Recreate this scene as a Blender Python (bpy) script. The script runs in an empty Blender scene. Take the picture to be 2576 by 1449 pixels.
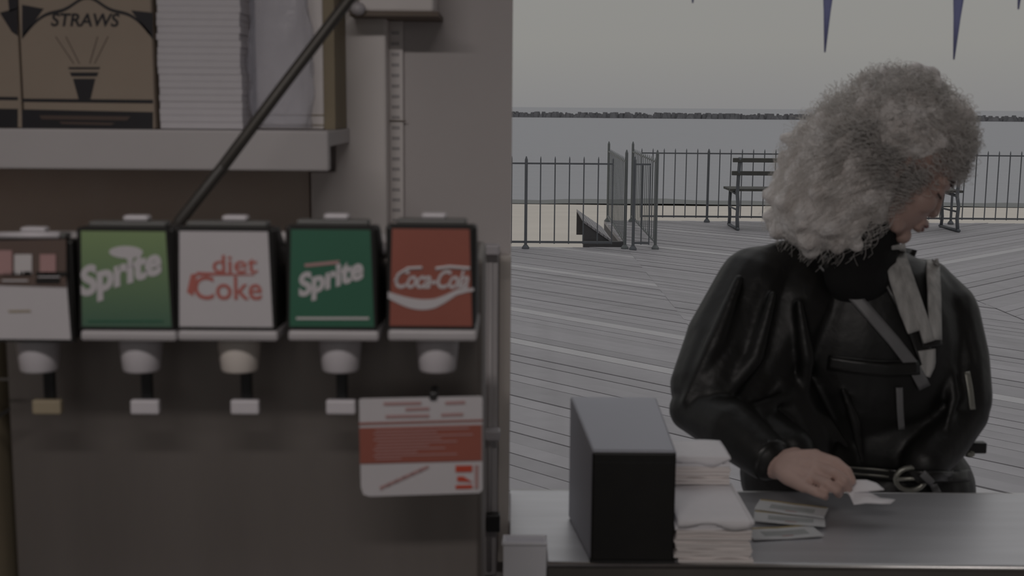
import bpy, bmesh, math, random
import numpy as np
from mathutils import Vector, Matrix
from mathutils.bvhtree import BVHTree
random.seed(7); rng = np.random.default_rng(7)
scene = bpy.context.scene
col = scene.collection
R = math.radians

# ------------------------------------------------------------------ camera
F_PX, CX, CY = 3100.0, 1288.0, 724.5
CAM = Vector((0, 0, 1.70))
CAM_ROT = (Matrix.Rotation(R(90 - 8.37), 3, 'X') @ Matrix.Rotation(R(0.45), 3, 'Z'))
cd = bpy.data.cameras.new('camera'); cam = bpy.data.objects.new('camera', cd); col.objects.link(cam)
cd.sensor_width = 36.0; cd.lens = 36.0 * F_PX / 2576.0; cd.clip_start = 0.05; cd.clip_end = 20000
cam.matrix_world = Matrix.Translation(CAM) @ CAM_ROT.to_4x4()
cd.dof.use_dof = True; cd.dof.focus_distance = 12.0; cd.dof.aperture_fstop = 8.0
scene.camera = cam

# ------------------------------------------------------------------ world: pale overcast sky
w = bpy.data.worlds.new('overcast_sky'); scene.world = w; w.use_nodes = True
nt = w.node_tree; nt.nodes.clear()
wo = nt.nodes.new('ShaderNodeOutputWorld'); bg = nt.nodes.new('ShaderNodeBackground')
tc = nt.nodes.new('ShaderNodeTexCoord'); sx = nt.nodes.new('ShaderNodeSeparateXYZ')
rp = nt.nodes.new('ShaderNodeValToRGB')
rp.color_ramp.elements[0].position = 0.0; rp.color_ramp.elements[0].color = (0.235, 0.232, 0.232, 1)
rp.color_ramp.elements[1].position = 1.0; rp.color_ramp.elements[1].color = (0.355, 0.36, 0.375, 1)
e = rp.color_ramp.elements.new(0.05); e.color = (0.268, 0.264, 0.250, 1)
e = rp.color_ramp.elements.new(0.3); e.color = (0.295, 0.292, 0.285, 1)
nt.links.new(tc.outputs['Generated'], sx.inputs[0]); nt.links.new(sx.outputs['Z'], rp.inputs[0])
nt.links.new(rp.outputs[0], bg.inputs['Color']); nt.links.new(bg.outputs[0], wo.inputs['Surface'])
bg.inputs['Strength'].default_value = 1.0
# thin sun behind the overcast: very soft
sd = bpy.data.lights.new('soft_sun', 'SUN'); sd.energy = 0.22; sd.angle = R(70); sd.color = (1, .97, .93)
so = bpy.data.objects.new('soft_sun', sd); col.objects.link(so); so.rotation_euler = (R(-28), R(14), 0)

vs = scene.view_settings
vs.view_transform = 'Standard'; vs.look = 'None'; vs.exposure = 0.0; vs.gamma = 1.0; vs.use_curve_mapping = False
scene.cycles.max_bounces = 8

# ------------------------------------------------------------------ pixel -> place helpers
def ray(px, py):
    return CAM_ROT @ Vector(((px - CX) / F_PX, -(py - CY) / F_PX, -1.0))
def at(px, py, Y):
    d = ray(px, py); return CAM + d * ((Y - CAM.y) / d.y)
def atz(px, py, z):
    d = ray(px, py); return CAM + d * ((z - CAM.z) / d.z)

# ------------------------------------------------------------------ materials
def mat(name, c, rough=.6, metal=0.0, var=0.12, scale=20.0, bump=0.0, bscale=None, spec=.5, stretch=None,
        c2=None, thresh=None, coat=0.0, obj_var=0.0, transmission=0.0, alpha=1.0, emit=None, sheen=0.0):
    m = bpy.data.materials.new(name); m.use_nodes = True
    n = m.node_tree.nodes; l = m.node_tree.links; b = n['Principled BSDF']
    b.inputs['Roughness'].default_value = rough; b.inputs['Metallic'].default_value = metal
    b.inputs['Specular IOR Level'].default_value = spec
    b.inputs['Coat Weight'].default_value = coat
    b.inputs['Transmission Weight'].default_value = transmission
    b.inputs['Alpha'].default_value = alpha
    if sheen: b.inputs['Sheen Weight'].default_value = sheen
    tcn = n.new('ShaderNodeTexCoord'); mp = n.new('ShaderNodeMapping')
    l.new(tcn.outputs['Object'], mp.inputs[0])
    if stretch: mp.inputs['Scale'].default_value = stretch
    nz = n.new('ShaderNodeTexNoise'); nz.inputs['Scale'].default_value = scale; nz.inputs['Detail'].default_value = 5
    l.new(mp.outputs[0], nz.inputs['Vector'])
    r = n.new('ShaderNodeValToRGB')
    c2 = c2 or tuple(max(0, x * (1 - var)) for x in c)
    chi = tuple(min(1, x * (1 + var)) for x in c) if c2 is None else c
    t0, t1 = thresh or (.3, .7)
    r.color_ramp.elements[0].position = t0; r.color_ramp.elements[0].color = (*c2, 1)
    r.color_ramp.elements[1].position = t1; r.color_ramp.elements[1].color = (*c, 1)
    l.new(nz.outputs['Fac'], r.inputs[0])
    out = r.outputs[0]
    if obj_var:
        oi = n.new('ShaderNodeObjectInfo'); mr = n.new('ShaderNodeMapRange')
        mr.inputs['To Min'].default_value = 1 - obj_var; mr.inputs['To Max'].default_value = 1 + obj_var
        l.new(oi.outputs['Random'], mr.inputs['Value'])
        mx = n.new('ShaderNodeMix'); mx.data_type = 'RGBA'; mx.blend_type = 'MULTIPLY'; mx.inputs[0].default_value = 1
        cmb = n.new('ShaderNodeCombineColor')
        for i in range(3): l.new(mr.outputs[0], cmb.inputs[i])
        l.new(out, mx.inputs[6]); l.new(cmb.outputs[0], mx.inputs[7]); out = mx.outputs[2]
    l.new(out, b.inputs['Base Color'])
    if bump:
        nb = n.new('ShaderNodeTexNoise'); nb.inputs['Scale'].default_value = bscale or scale * 3; nb.inputs['Detail'].default_value = 6
        l.new(mp.outputs[0], nb.inputs['Vector'])
        bp = n.new('ShaderNodeBump'); bp.inputs['Strength'].default_value = bump; bp.inputs['Distance'].default_value = .01
        l.new(nb.outputs['Fac'], bp.inputs['Height']); l.new(bp.outputs[0], b.inputs['Normal'])
    if emit:
        b.inputs['Emission Color'].default_value = (*emit[0], 1); b.inputs['Emission Strength'].default_value = emit[1]
    return m

M = {}
M['wall'] = mat('painted_wall', (.62, .58, .575), .6, var=.05, scale=3, bump=.05, bscale=60)
M['wall_trim'] = mat('painted_board', (.83, .785, .77), .5, var=.04, scale=4, bump=.04, bscale=40)
M['wall_dark'] = mat('stained_plywood', (.20, .16, .13), .7, var=.25, scale=3, stretch=(1, 1, 8), bump=.1)
M['wall_under'] = mat('under_shelf_paint', (.78, .73, .67), .7, scale=2.2, c2=(.62, .48, .39), bump=.1)  # wall paint for the shaded stretch under the shelf, mottled brown
M['rear'] = mat('dim_rear_panelling', (.16, .14, .125), .8, var=.2, scale=2, bump=.1)
M['shelf'] = mat('shelf_paint', (.56, .535, .54), .5, var=.05, scale=6, bump=.04)
M['steel'] = mat('brushed_steel', (.55, .55, .57), .4, 1.0, var=.10, scale=6, stretch=(1, 30, 30), bump=.03, bscale=20)
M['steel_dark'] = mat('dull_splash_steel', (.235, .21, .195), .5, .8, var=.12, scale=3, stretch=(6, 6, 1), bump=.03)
M['steel_top'] = mat('satin_steel', (.40, .405, .45), .5, .45, var=.04, scale=8)
M['counter'] = mat('worn_steel_counter', (.66, .66, .69), .40, .72, var=.10, scale=5, stretch=(1, 8, 8), bump=.02, bscale=25)
M['counter_front'] = mat('counter_front_panel', (.13, .119, .108), .5, var=.3, scale=9)
M['lip'] = mat('counter_lip', (.72, .71, .70), .32, 1.0, var=.1, scale=12)
M['black'] = mat('black_plastic', (.012, .011, .010), .5, var=.3, scale=30)
M['black_satin'] = mat('black_satin', (.02, .02, .02), .4, var=.2, scale=30)
M['cap'] = mat('dark_grey_plastic', (.11, .11, .105), .5, var=.1)
M['white_pl'] = mat('white_plastic', (.53, .505, .53), .45, var=.04, scale=20)
M['plate'] = mat('pale_grey_plate', (.39, .37, .38), .45, var=.06, scale=20)
M['bundle'] = mat('bundle_paper', (.66, .64, .67), .8, var=.03, scale=60)
M['tub'] = mat('white_tub_plastic', (.92, .92, .97), .45, var=.03)
M['grey_pl'] = mat('grey_plastic', (.50, .475, .48), .45, var=.06, scale=20)
M['ivory'] = mat('ivory_plastic', (.62, .57, .53), .5, var=.06, scale=15)
M['white_print'] = mat('white_print', (.47, .45, .465), .5, var=.03, scale=20)
M['red'] = mat('red_print', (.27, .082, .058), .5, var=.1, scale=12)
M['red_dark'] = mat('deep_red_print', (.46, .06, .03), .5, var=.1, scale=12)
M['red_text'] = mat('red_lettering', (.40, .12, .10), .5, var=.1, scale=12)
M['pink_text'] = mat('pale_red_lettering', (.38, .23, .225), .5, var=.1, scale=12)
M['green'] = mat('dark_green_print', (.030, .125, .075), .5, var=.15, scale=8)
M['orange'] = mat('orange_print', (.52, .20, .08), .5, var=.1, scale=12)
M['tan'] = mat('tan_cardboard', (.36, .295, .235), .75, var=.06, scale=12)
M['navy'] = mat('navy_print', (.018, .017, .022), .6, var=.15, scale=12)
M['maroon'] = mat('faded_maroon_print', (.11, .075, .062), .6, var=.15, scale=12)
M['brown_card'] = mat('brown_cardboard', (.30, .25, .17), .75, var=.15, scale=12)
M['paper'] = mat('paper', (.86, .84, .865), .8, var=.03, scale=60)
M['paper_edge'] = mat('napkin_edge_paper', (.86, .80, .78), .85, var=.06, scale=40, stretch=(1, 1, 20))
M['wrap'] = mat('clear_wrap', (.70, .70, .78), .25, var=.05, scale=8, alpha=.34, bump=.6, bscale=14)
M['packet'] = mat('packet_paper', (.56, .57, .58), .6, var=.06, scale=40)
M['yellow'] = mat('yellow_edge_print', (.42, .33, .15), .6, var=.1, scale=20)
M['greyprint'] = mat('grey_print', (.36, .38, .38), .6, var=.15, scale=40)
M['hose'] = mat('dark_hose', (.055, .05, .045), .45, var=.2, scale=20)
M['hose_band'] = mat('hose_pale_stripe', (.15, .14, .125), .5, var=.2, scale=20)
M['plank'] = mat('weathered_plank', (.40, .385, .402), .62, var=.2, scale=5, bump=.25, bscale=12, obj_var=.10, c2=(.35, .336, .35))
M['plank_glint'] = mat('wet_glint_plank', (.53, .515, .525), .5, var=.1, scale=5, bump=.2, bscale=12)  # paler boards with the wet glints put into their colour
M['joist'] = mat('dark_joist', (.12, .115, .12), .8)
M['sand'] = mat('beach_sand', (.78, .72, .64), .9, var=.08, scale=.4, bump=.1, bscale=2)
M['wet_sand'] = mat('wet_sand', (.19, .20, .195), .6, var=.1, scale=.6)
M['iron'] = mat('painted_iron', (.15, .16, .175), .5, var=.15, scale=8)
M['iron_grey'] = mat('grey_green_iron', (.19, .205, .205), .5, var=.15, scale=8)
M['bench'] = mat('bench_slat_wood', (.105, .105, .095), .7, var=.2, scale=6)
M['rock'] = mat('breakwater_rock', (.25, .248, .262), .9, var=.3, scale=.3)
M['foam'] = mat('surf_foam', (.75, .75, .76), .9, var=.05)
M['pennant'] = mat('blue_pennant_cloth', (.10, .105, .22), .8, var=.1, scale=10)
def cloth_material():
    m = M['pennant']; n = m.node_tree.nodes; l = m.node_tree.links
    tr = n.new('ShaderNodeBsdfTranslucent'); tr.inputs[0].default_value = (.52, .53, .70, 1)
    mx = n.new('ShaderNodeMixShader'); mx.inputs[0].default_value = .85; ou = n['Material Output']
    l.new(n['Principled BSDF'].outputs[0], mx.inputs[1]); l.new(tr.outputs[0], mx.inputs[2]); l.new(mx.outputs[0], ou.inputs['Surface'])
cloth_material()
M['string'] = mat('white_cord', (.5, .5, .5), .8)
M['skin'] = mat('skin', (.54, .37, .32), .5, var=.10, scale=25, bump=.06, bscale=120)
M['lips'] = mat('lips', (.26, .10, .09), .45, var=.1)
M['eye'] = mat('eye_white', (.5, .48, .46), .3, var=.03)
M['leather'] = mat('black_leather', (.010, .0098, .009), .46, var=.3, scale=9, bump=.5, bscale=11, spec=.45)
M['leather_trim'] = mat('black_leather_trim', (.015, .015, .014), .34, var=.2, scale=14, bump=.1, bscale=40, spec=.5)
M['strap'] = mat('grey_trim_and_sheen', (.20, .20, .205), .4, var=.15, scale=20)  # grey trim, also painting the sky sheen on the lapel edge
M['knit'] = mat('black_knit', (.007, .007, .007), .9, var=.2, scale=60, bump=.3, bscale=200)
M['scarf'] = mat('pale_scarf_cloth', (.60, .59, .57), .8, var=.25, scale=12, stretch=(6, 6, 1), c2=(.36, .355, .345), bump=.3, bscale=30)
M['buckle'] = mat('dull_silver_buckle', (.36, .36, .32), .4, .7, var=.2, scale=30)
M['denim'] = mat('black_trousers', (.012, .012, .013), .85, var=.2, scale=60)
M['hair'] = mat('ash_blonde_hair', (.99, .975, .96), .6, scale=22, c2=(.90, .87, .84), spec=.3)
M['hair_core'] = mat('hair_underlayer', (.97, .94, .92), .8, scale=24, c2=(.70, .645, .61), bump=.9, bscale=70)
def hair_material():
    m = M['hair']; n = m.node_tree.nodes; l = m.node_tree.links
    tr = n.new('ShaderNodeBsdfTranslucent'); tr.inputs[0].default_value = (.97, .945, .92, 1)
    mx = n.new('ShaderNodeMixShader'); mx.inputs[0].default_value = .5; ou = n['Material Output']
    l.new(n['Principled BSDF'].outputs[0], mx.inputs[1]); l.new(tr.outputs[0], mx.inputs[2]); l.new(mx.outputs[0], ou.inputs['Surface'])
hair_material()
M['brow'] = mat('brow_hair', (.08, .06, .05), .8)
M['ceiling'] = mat('ceiling_board', (.34, .32, .31), .8, var=.05, scale=3)
M['tube'] = mat('fill_tube', (.9, .9, .9), .4, emit=((1, .95, .92), 1.2))  # glowing tubes of the added ceiling lamp
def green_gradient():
    m = bpy.data.materials.new('graded_green_print'); m.use_nodes = True
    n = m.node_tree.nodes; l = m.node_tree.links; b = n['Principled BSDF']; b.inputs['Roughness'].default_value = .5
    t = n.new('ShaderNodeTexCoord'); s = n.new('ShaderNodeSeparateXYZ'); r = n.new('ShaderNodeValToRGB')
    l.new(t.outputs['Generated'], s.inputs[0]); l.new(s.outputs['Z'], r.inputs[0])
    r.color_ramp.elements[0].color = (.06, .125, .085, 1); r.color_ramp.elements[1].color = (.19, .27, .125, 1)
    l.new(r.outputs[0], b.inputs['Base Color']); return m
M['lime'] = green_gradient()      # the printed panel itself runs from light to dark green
def sea_material():
    m = bpy.data.materials.new('grey_sea'); m.use_nodes = True
    n = m.node_tree.nodes; l = m.node_tree.links; b = n['Principled BSDF']
    b.inputs['Base Color'].default_value = (.40, .405, .43, 1); b.inputs['Roughness'].default_value = .45
    b.inputs['Specular IOR Level'].default_value = .25
    t = n.new('ShaderNodeTexCoord'); mp = n.new('ShaderNodeMapping'); mp.inputs['Scale'].default_value = (.25, 1, 1)
    nz = n.new('ShaderNodeTexNoise'); nz.inputs['Scale'].default_value = .5; nz.inputs['Detail'].default_value = 8
    l.new(t.outputs['Object'], mp.inputs[0]); l.new(mp.outputs[0], nz.inputs['Vector'])
    bp = n.new('ShaderNodeBump'); bp.inputs['Strength'].default_value = .8; bp.inputs['Distance'].default_value = .6
    l.new(nz.outputs['Fac'], bp.inputs['Height']); l.new(bp.outputs[0], b.inputs['Normal'])
    return m
M['sea'] = sea_material()

# ------------------------------------------------------------------ mesh helpers
class MB:
    def __init__(s): s.v = []; s.f = []
    def add(s, vs_, fs_):
        o = len(s.v); s.v += [tuple(p) for p in vs_]; s.f += [tuple(i + o for i in f) for f in fs_]; return s
    def box(s, x0, x1, y0, y1, z0, z1):
        return s.add([(x0,y0,z0),(x1,y0,z0),(x1,y1,z0),(x0,y1,z0),(x0,y0,z1),(x1,y0,z1),(x1,y1,z1),(x0,y1,z1)],
                     [(3,2,1,0),(4,5,6,7),(0,1,5,4),(1,2,6,5),(2,3,7,6),(3,0,4,7)])
    def prism(s, pts, vec):
        n = len(pts); vec = Vector(vec)
        a = [Vector(p) for p in pts]; b = [p + vec for p in a]
        return s.add(a + b, [tuple(range(n))[::-1], tuple(range(n, 2*n))] + [(i, (i+1) % n, n + (i+1) % n, n + i) for i in range(n)])
    def tube(s, path, rad, sides=10, cap=True):
        path = [Vector(p) for p in path]; n = len(path)
        rs = rad if isinstance(rad, (list, tuple)) else [rad] * n
        T0 = (path[1] - path[0]).normalized(); up = Vector((0,0,1)) if abs(T0.z) < .9 else Vector((1,0,0))
        N = T0.cross(up).normalized(); vv = []
        for i, p in enumerate(path):
            T = (path[min(i+1, n-1)] - path[max(i-1, 0)]).normalized()
            N = (N - T * N.dot(T)).normalized(); B = T.cross(N)
            for k in range(sides):
                a = 2 * math.pi * k / sides
                vv.append(p + (N * math.cos(a) + B * math.sin(a)) * rs[i])
        ff = [(i*sides + k, i*sides + (k+1) % sides, (i+1)*sides + (k+1) % sides, (i+1)*sides + k) for i in range(n-1) for k in range(sides)]
        if cap: ff += [tuple(range(sides))[::-1], tuple(range((n-1)*sides, n*sides))]
        return s.add(vv, ff)
    def lathe(s, prof, c=(0,0,0), seg=24):
        vv = []; n = len(prof)
        for r_, z_ in prof:
            for k in range(seg):
                a = 2*math.pi*k/seg; vv.append((c[0] + r_*math.cos(a), c[1] + r_*math.sin(a), c[2] + z_))
        ff = [(i*seg + k, i*seg + (k+1) % seg, (i+1)*seg + (k+1) % seg, (i+1)*seg + k) for i in range(n-1) for k in range(seg)]
        ff += [tuple(range(seg))[::-1], tuple(range((n-1)*seg, n*seg))]
        return s.add(vv, ff)
    def capsule(s, a, b, ra, rb, sides=14):
        a = Vector(a); b = Vector(b); d = b - a; L = d.length
        if L < 1e-5: d = Vector((0,0,1)); L = 1e-5; b = a + d * L
        T = d / L; path = []; rr = []
        for t in (90, 65, 40, 20): path.append(a - T * ra * math.sin(R(t))); rr.append(max(ra * math.cos(R(t)), ra*.03))
        for i in range(5): u = i / 4; path.append(a + d * u); rr.append(ra + (rb - ra) * u)
        for t in (20, 40, 65, 90): path.append(b + T * rb * math.sin(R(t))); rr.append(max(rb * math.cos(R(t)), rb*.03))
        return s.tube(path, rr, sides)
    def chain(s, pts, rs, sides=14):
        for i in range(len(pts) - 1): s.capsule(pts[i], pts[i+1], rs[i], rs[i+1], sides)
        return s
    def ball(s, c, r, rot=None, seg=24, rings=14):
        c = Vector(c); r = Vector(r) if not isinstance(r, (int, float)) else Vector((r, r, r)); vv = []
        for i in range(rings + 1):
            th = math.pi * i / rings; th = min(max(th, .02), math.pi - .02)
            for k in range(seg):
                a = 2*math.pi*k/seg
                p = Vector((r.x*math.sin(th)*math.cos(a), r.y*math.sin(th)*math.sin(a), r.z*math.cos(th)))
                vv.append(c + (rot @ p if rot else p))
        ff = [(i*seg + k, (i+1)*seg + k, (i+1)*seg + (k+1) % seg, i*seg + (k+1) % seg) for i in range(rings) for k in range(seg)]
        ff += [tuple(range(seg)), tuple(range(rings*seg, (rings+1)*seg))[::-1]]
        return s.add(vv, ff)
    def xform(s, m): s.v = [tuple(m @ Vector(p)) for p in s.v]; return s

def wloc(o):
    v = Vector((0, 0, 0))
    while o is not None: v += o.location; o = o.parent
    return v
def build(name, mb, m, parent=None, smooth=False, loc=None, world=True, bevel=0.0, bseg=2):
    """one mesh object; vertices are given in world coordinates and made relative to the object / its parent"""
    me = bpy.data.meshes.new(name)
    origin = Vector(loc) if loc is not None else (wloc(parent) if parent is not None else Vector((0,0,0)))
    if not world: origin = Vector((0,0,0))
    me.from_pydata([tuple(Vector(p) - origin) for p in mb.v], [], mb.f)
    bm = bmesh.new(); bm.from_mesh(me); bmesh.ops.recalc_face_normals(bm, faces=bm.faces)
    if bevel: bmesh.ops.bevel(bm, geom=[e for e in bm.edges if e.calc_face_angle(0) > .6], offset=bevel, segments=bseg, profile=.5, affect='EDGES')
    bm.to_mesh(me); bm.free()
    me.materials.append(m)
    if smooth:
        for p in me.polygons: p.use_smooth = True
    o = bpy.data.objects.new(name, me); col.objects.link(o)
    if loc is not None and parent is None: o.location = loc
    if parent is not None:
        o.parent = parent
        if loc is not None: o.location = Vector(loc) - wloc(parent)
    return o
def tag(o, label=None, cat=None, group=None, kind=None):
    if label: o['label'] = label
    if cat: o['category'] = cat
    if group: o['group'] = group
    if kind: o['kind'] = kind
    return o
def thing(name, loc, label, cat, group=None):
    o = bpy.data.objects.new(name, None); col.objects.link(o); o.location = loc; o.empty_display_size = .05
    return tag(o, label, cat, group)
def copy_part(src, parent, loc=None):
    c = src.copy(); col.objects.link(c); c.parent = parent
    if loc is not None: c.location = loc
    return c
def bake(o, voxel, smooth_iter=6, fac=.5, decimate=None):
    md = o.modifiers.new('r', 'REMESH'); md.mode = 'VOXEL'; md.voxel_size = voxel; md.use_smooth_shade = True
    sm = o.modifiers.new('s', 'SMOOTH'); sm.iterations = smooth_iter; sm.factor = fac
    if decimate:
        dm = o.modifiers.new('d', 'DECIMATE'); dm.ratio = decimate
    bpy.context.view_layer.update()
    dg = bpy.context.evaluated_depsgraph_get()
    me = bpy.data.meshes.new_from_object(o.evaluated_get(dg))
    o.modifiers.clear(); o.data = me
    for p in me.polygons: p.use_smooth = True
    return o
def text_mesh(txt, size, shear=0.0, bold=0.0, align='CENTER', spacing=1.0):
    c = bpy.data.curves.new('t', 'FONT'); c.body = txt; c.size = size; c.shear = shear; c.offset = bold
    c.align_x = align; c.align_y = 'CENTER'; c.space_character = spacing; c.extrude = .0003; c.resolution_u = 4
    o = bpy.data.objects.new('t', c); col.objects.link(o); bpy.context.view_layer.update()
    me = bpy.data.meshes.new_from_object(o.evaluated_get(bpy.context.evaluated_depsgraph_get()))
    bpy.data.objects.remove(o); mb = MB()
    mb.add([v.co[:] for v in me.vertices], [tuple(p.vertices) for p in me.polygons])
    bpy.data.meshes.remove(me); return mb
def on_face(mb, m4):         # text lies in local XY, facing +Z: stand it up facing the camera (-Y), then place
    return mb.xform(m4 @ Matrix.Rotation(R(90), 4, 'X'))
def struct(name, mb, m, label, cat='wall', **k):
    o = build(name, mb, m, **k); return tag(o, label, cat, kind='structure')

# ================================================================== THE STAND (room shell)
ZC = 1.02                                    # counter height
YW = 2.00                                    # inner face of the front wall
xw = at(1285, 700, YW).x                      # where the serving hatch begins
struct('wall_front', MB().box(-2.3, xw, YW, YW + .12, 0, 2.62), M['wall'],
       'beige painted wall of the stand beside the serving hatch')
struct('wall_header', MB().box(xw, 2.6, YW, YW + .12, 2.28, 2.62).box(2.48, 2.6, YW, YW + .12, 0, 2.28), M['wall'],
       'beige painted header and jamb around the serving hatch')
struct('wall_apron', MB().box(xw, 2.48, YW, YW + .11, 0, ZC - .05), M['wall'], 'beige painted apron wall under the serving hatch')
struct('wall_left', MB().box(-2.42, -2.3, -1.6, YW + .12, 0, 2.62), M['wall'], 'beige painted side wall of the stand behind the shelf')
struct('wall_right', MB().box(2.6, 2.72, -1.6, YW + .12, 0, 2.62), M['wall'], 'beige painted side wall of the stand beyond the counter')
struct('wall_back', MB().box(-2.42, -1.75, -1.72, -1.6, 0, 2.62).box(2.05, 2.72, -1.72, -1.6, 0, 2.62).box(-1.75, 2.05, -1.72, -1.6, 2.45, 2.62), M['rear'], 'brown panelled rear wall of the stand with a wide doorway added to let in sky light')  # unseen doorway opened so soft sky light reaches the interior
struct('ceiling', MB().box(-2.42, 2.72, -1.72, YW + .32, 2.62, 2.72), M['ceiling'], 'grey board ceiling of the stand running out into the eaves', 'ceiling')
struct('floor_interior', MB().box(-2.42, 2.72, -1.72, YW + .12, -.04, .012), M['rear'], 'dark floor inside the stand', 'floor')
struct('pavement', MB().box(-14, 14, -20, -1.72, -.30, -.02), M['joist'], 'dark unseen pavement added outside the rear doorway to cover the bright lower sky', 'pavement')  # unseen ground added to block the bright world below the horizon
# panel added for the shaded stretch of painted wall under the shelf
xs = at(778, 500, YW - .01).x
struct('trim_1', MB().box(-2.2, xs, YW - .012, YW, .9, at(0, 395, YW).z), M['wall_under'], 'beige and brown panel added for the shaded wall under the shelf', 'panel')
# vertical board beside the shelf, its narrow lower widening
zb = at(900, 432, 1.95).z
pb = MB()
xl, xr = at(842, 300, 1.94).x, at(972, 300, 1.94).x
zt_ = at(900, 46, 1.94).z + .01; xl2 = at(782, 500, 1.94).x
pb.prism([(xl2, 1.94, .9), (xr, 1.94, .9), (xr, 1.94, zt_), (xl, 1.94, zt_), (xl, 1.94, zb), (xl2, 1.94, zb)], (0, YW - 1.94, 0))
struct('trim_2', pb, M['wall_trim'], 'pale upright board between the shelf and the slotted strip', 'board', bevel=.004)
# slotted shelf strip
st = thing('shelf_strip', (at(1000, 300, YW).x, YW, 1.2), 'pale metal slotted upright strip screwed to the wall beside the board', 'shelf strip')
sx0, sx1 = at(981, 300, YW).x, at(1016, 300, YW).x
ztop = at(1000, 52, YW).z
build('channel', MB().box(sx0, sx1, YW - .010, YW, 1.15, ztop), M['wall_trim'], st, bevel=.002)
sl = None
for k in range(34):
    z = ztop - .02 - k * .0165
    if sl is None:
        sl = build('slot', MB().box(sx0 + .004, sx1 - .006, YW - .0112, YW - .0095, z - .0025, z + .0025), M['grey_pl'], st)
    else:
        copy_part(sl, st, (0, 0, -(k) * .0165))
build('joint', MB().box(sx0 - .002, sx1 + .004, YW - .0125, YW - .009, at(1000, 304, YW).z - .001, at(1000, 304, YW).z + .001), M['wall_dark'], st)
# small box under the ceiling line, top of the strip
bx0, bx1 = at(884, 20, 1.90).x, at(1092, 20, 1.90).x
zz = at(990, 38, 1.90).z
sb = thing('switch_box', (at(990, 20, 1.95).x, 1.95, zz), 'white painted box with a dark lower lip above the slotted strip', 'box')
build('body', MB().box(bx0 + .012, bx1, 1.885, YW, zz + .004, zz + .16), M['wall_trim'], sb, bevel=.004)
build('lower_lip', MB().box(bx0, bx1 + .008, 1.875, YW, zz - .003, zz + .004), M['wall_dark'], sb)
build('knob', MB().ball(at(900, 22, 1.87), (.012, .012, .010)), M['white_pl'], sb, smooth=True)

# ------------------------------------------------------------------ shelf and the goods on it
YS = 1.70
z1, z0 = at(400, 327, YS).z, at(400, 428, YS).z
shx = at(826, 380, YS).x
sh = thing('wall_shelf', (-.9, YS, z0), 'thick pale painted shelf with a deep front board on the wall', 'shelf')
build('board', MB().box(-2.2, shx - .002, YS + .022, 1.94, z1 - .022, z1), M['shelf'], sh, bevel=.002)
build('front_board', MB().box(-2.2, shx, YS, YS + .022, z0, z1 + .0005), M['shelf'], sh, bevel=.003)
build('bracket', MB().box(shx - .10, shx - .085, YS + .03, 1.98, z0 + .004, z1 - .022), M['wall_dark'], sh)
build('under_rail', MB().box(-2.2, shx - .12, 1.93, 1.975, z0 - .012, z0 + .05), M['wall_dark'], sh)

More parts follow.
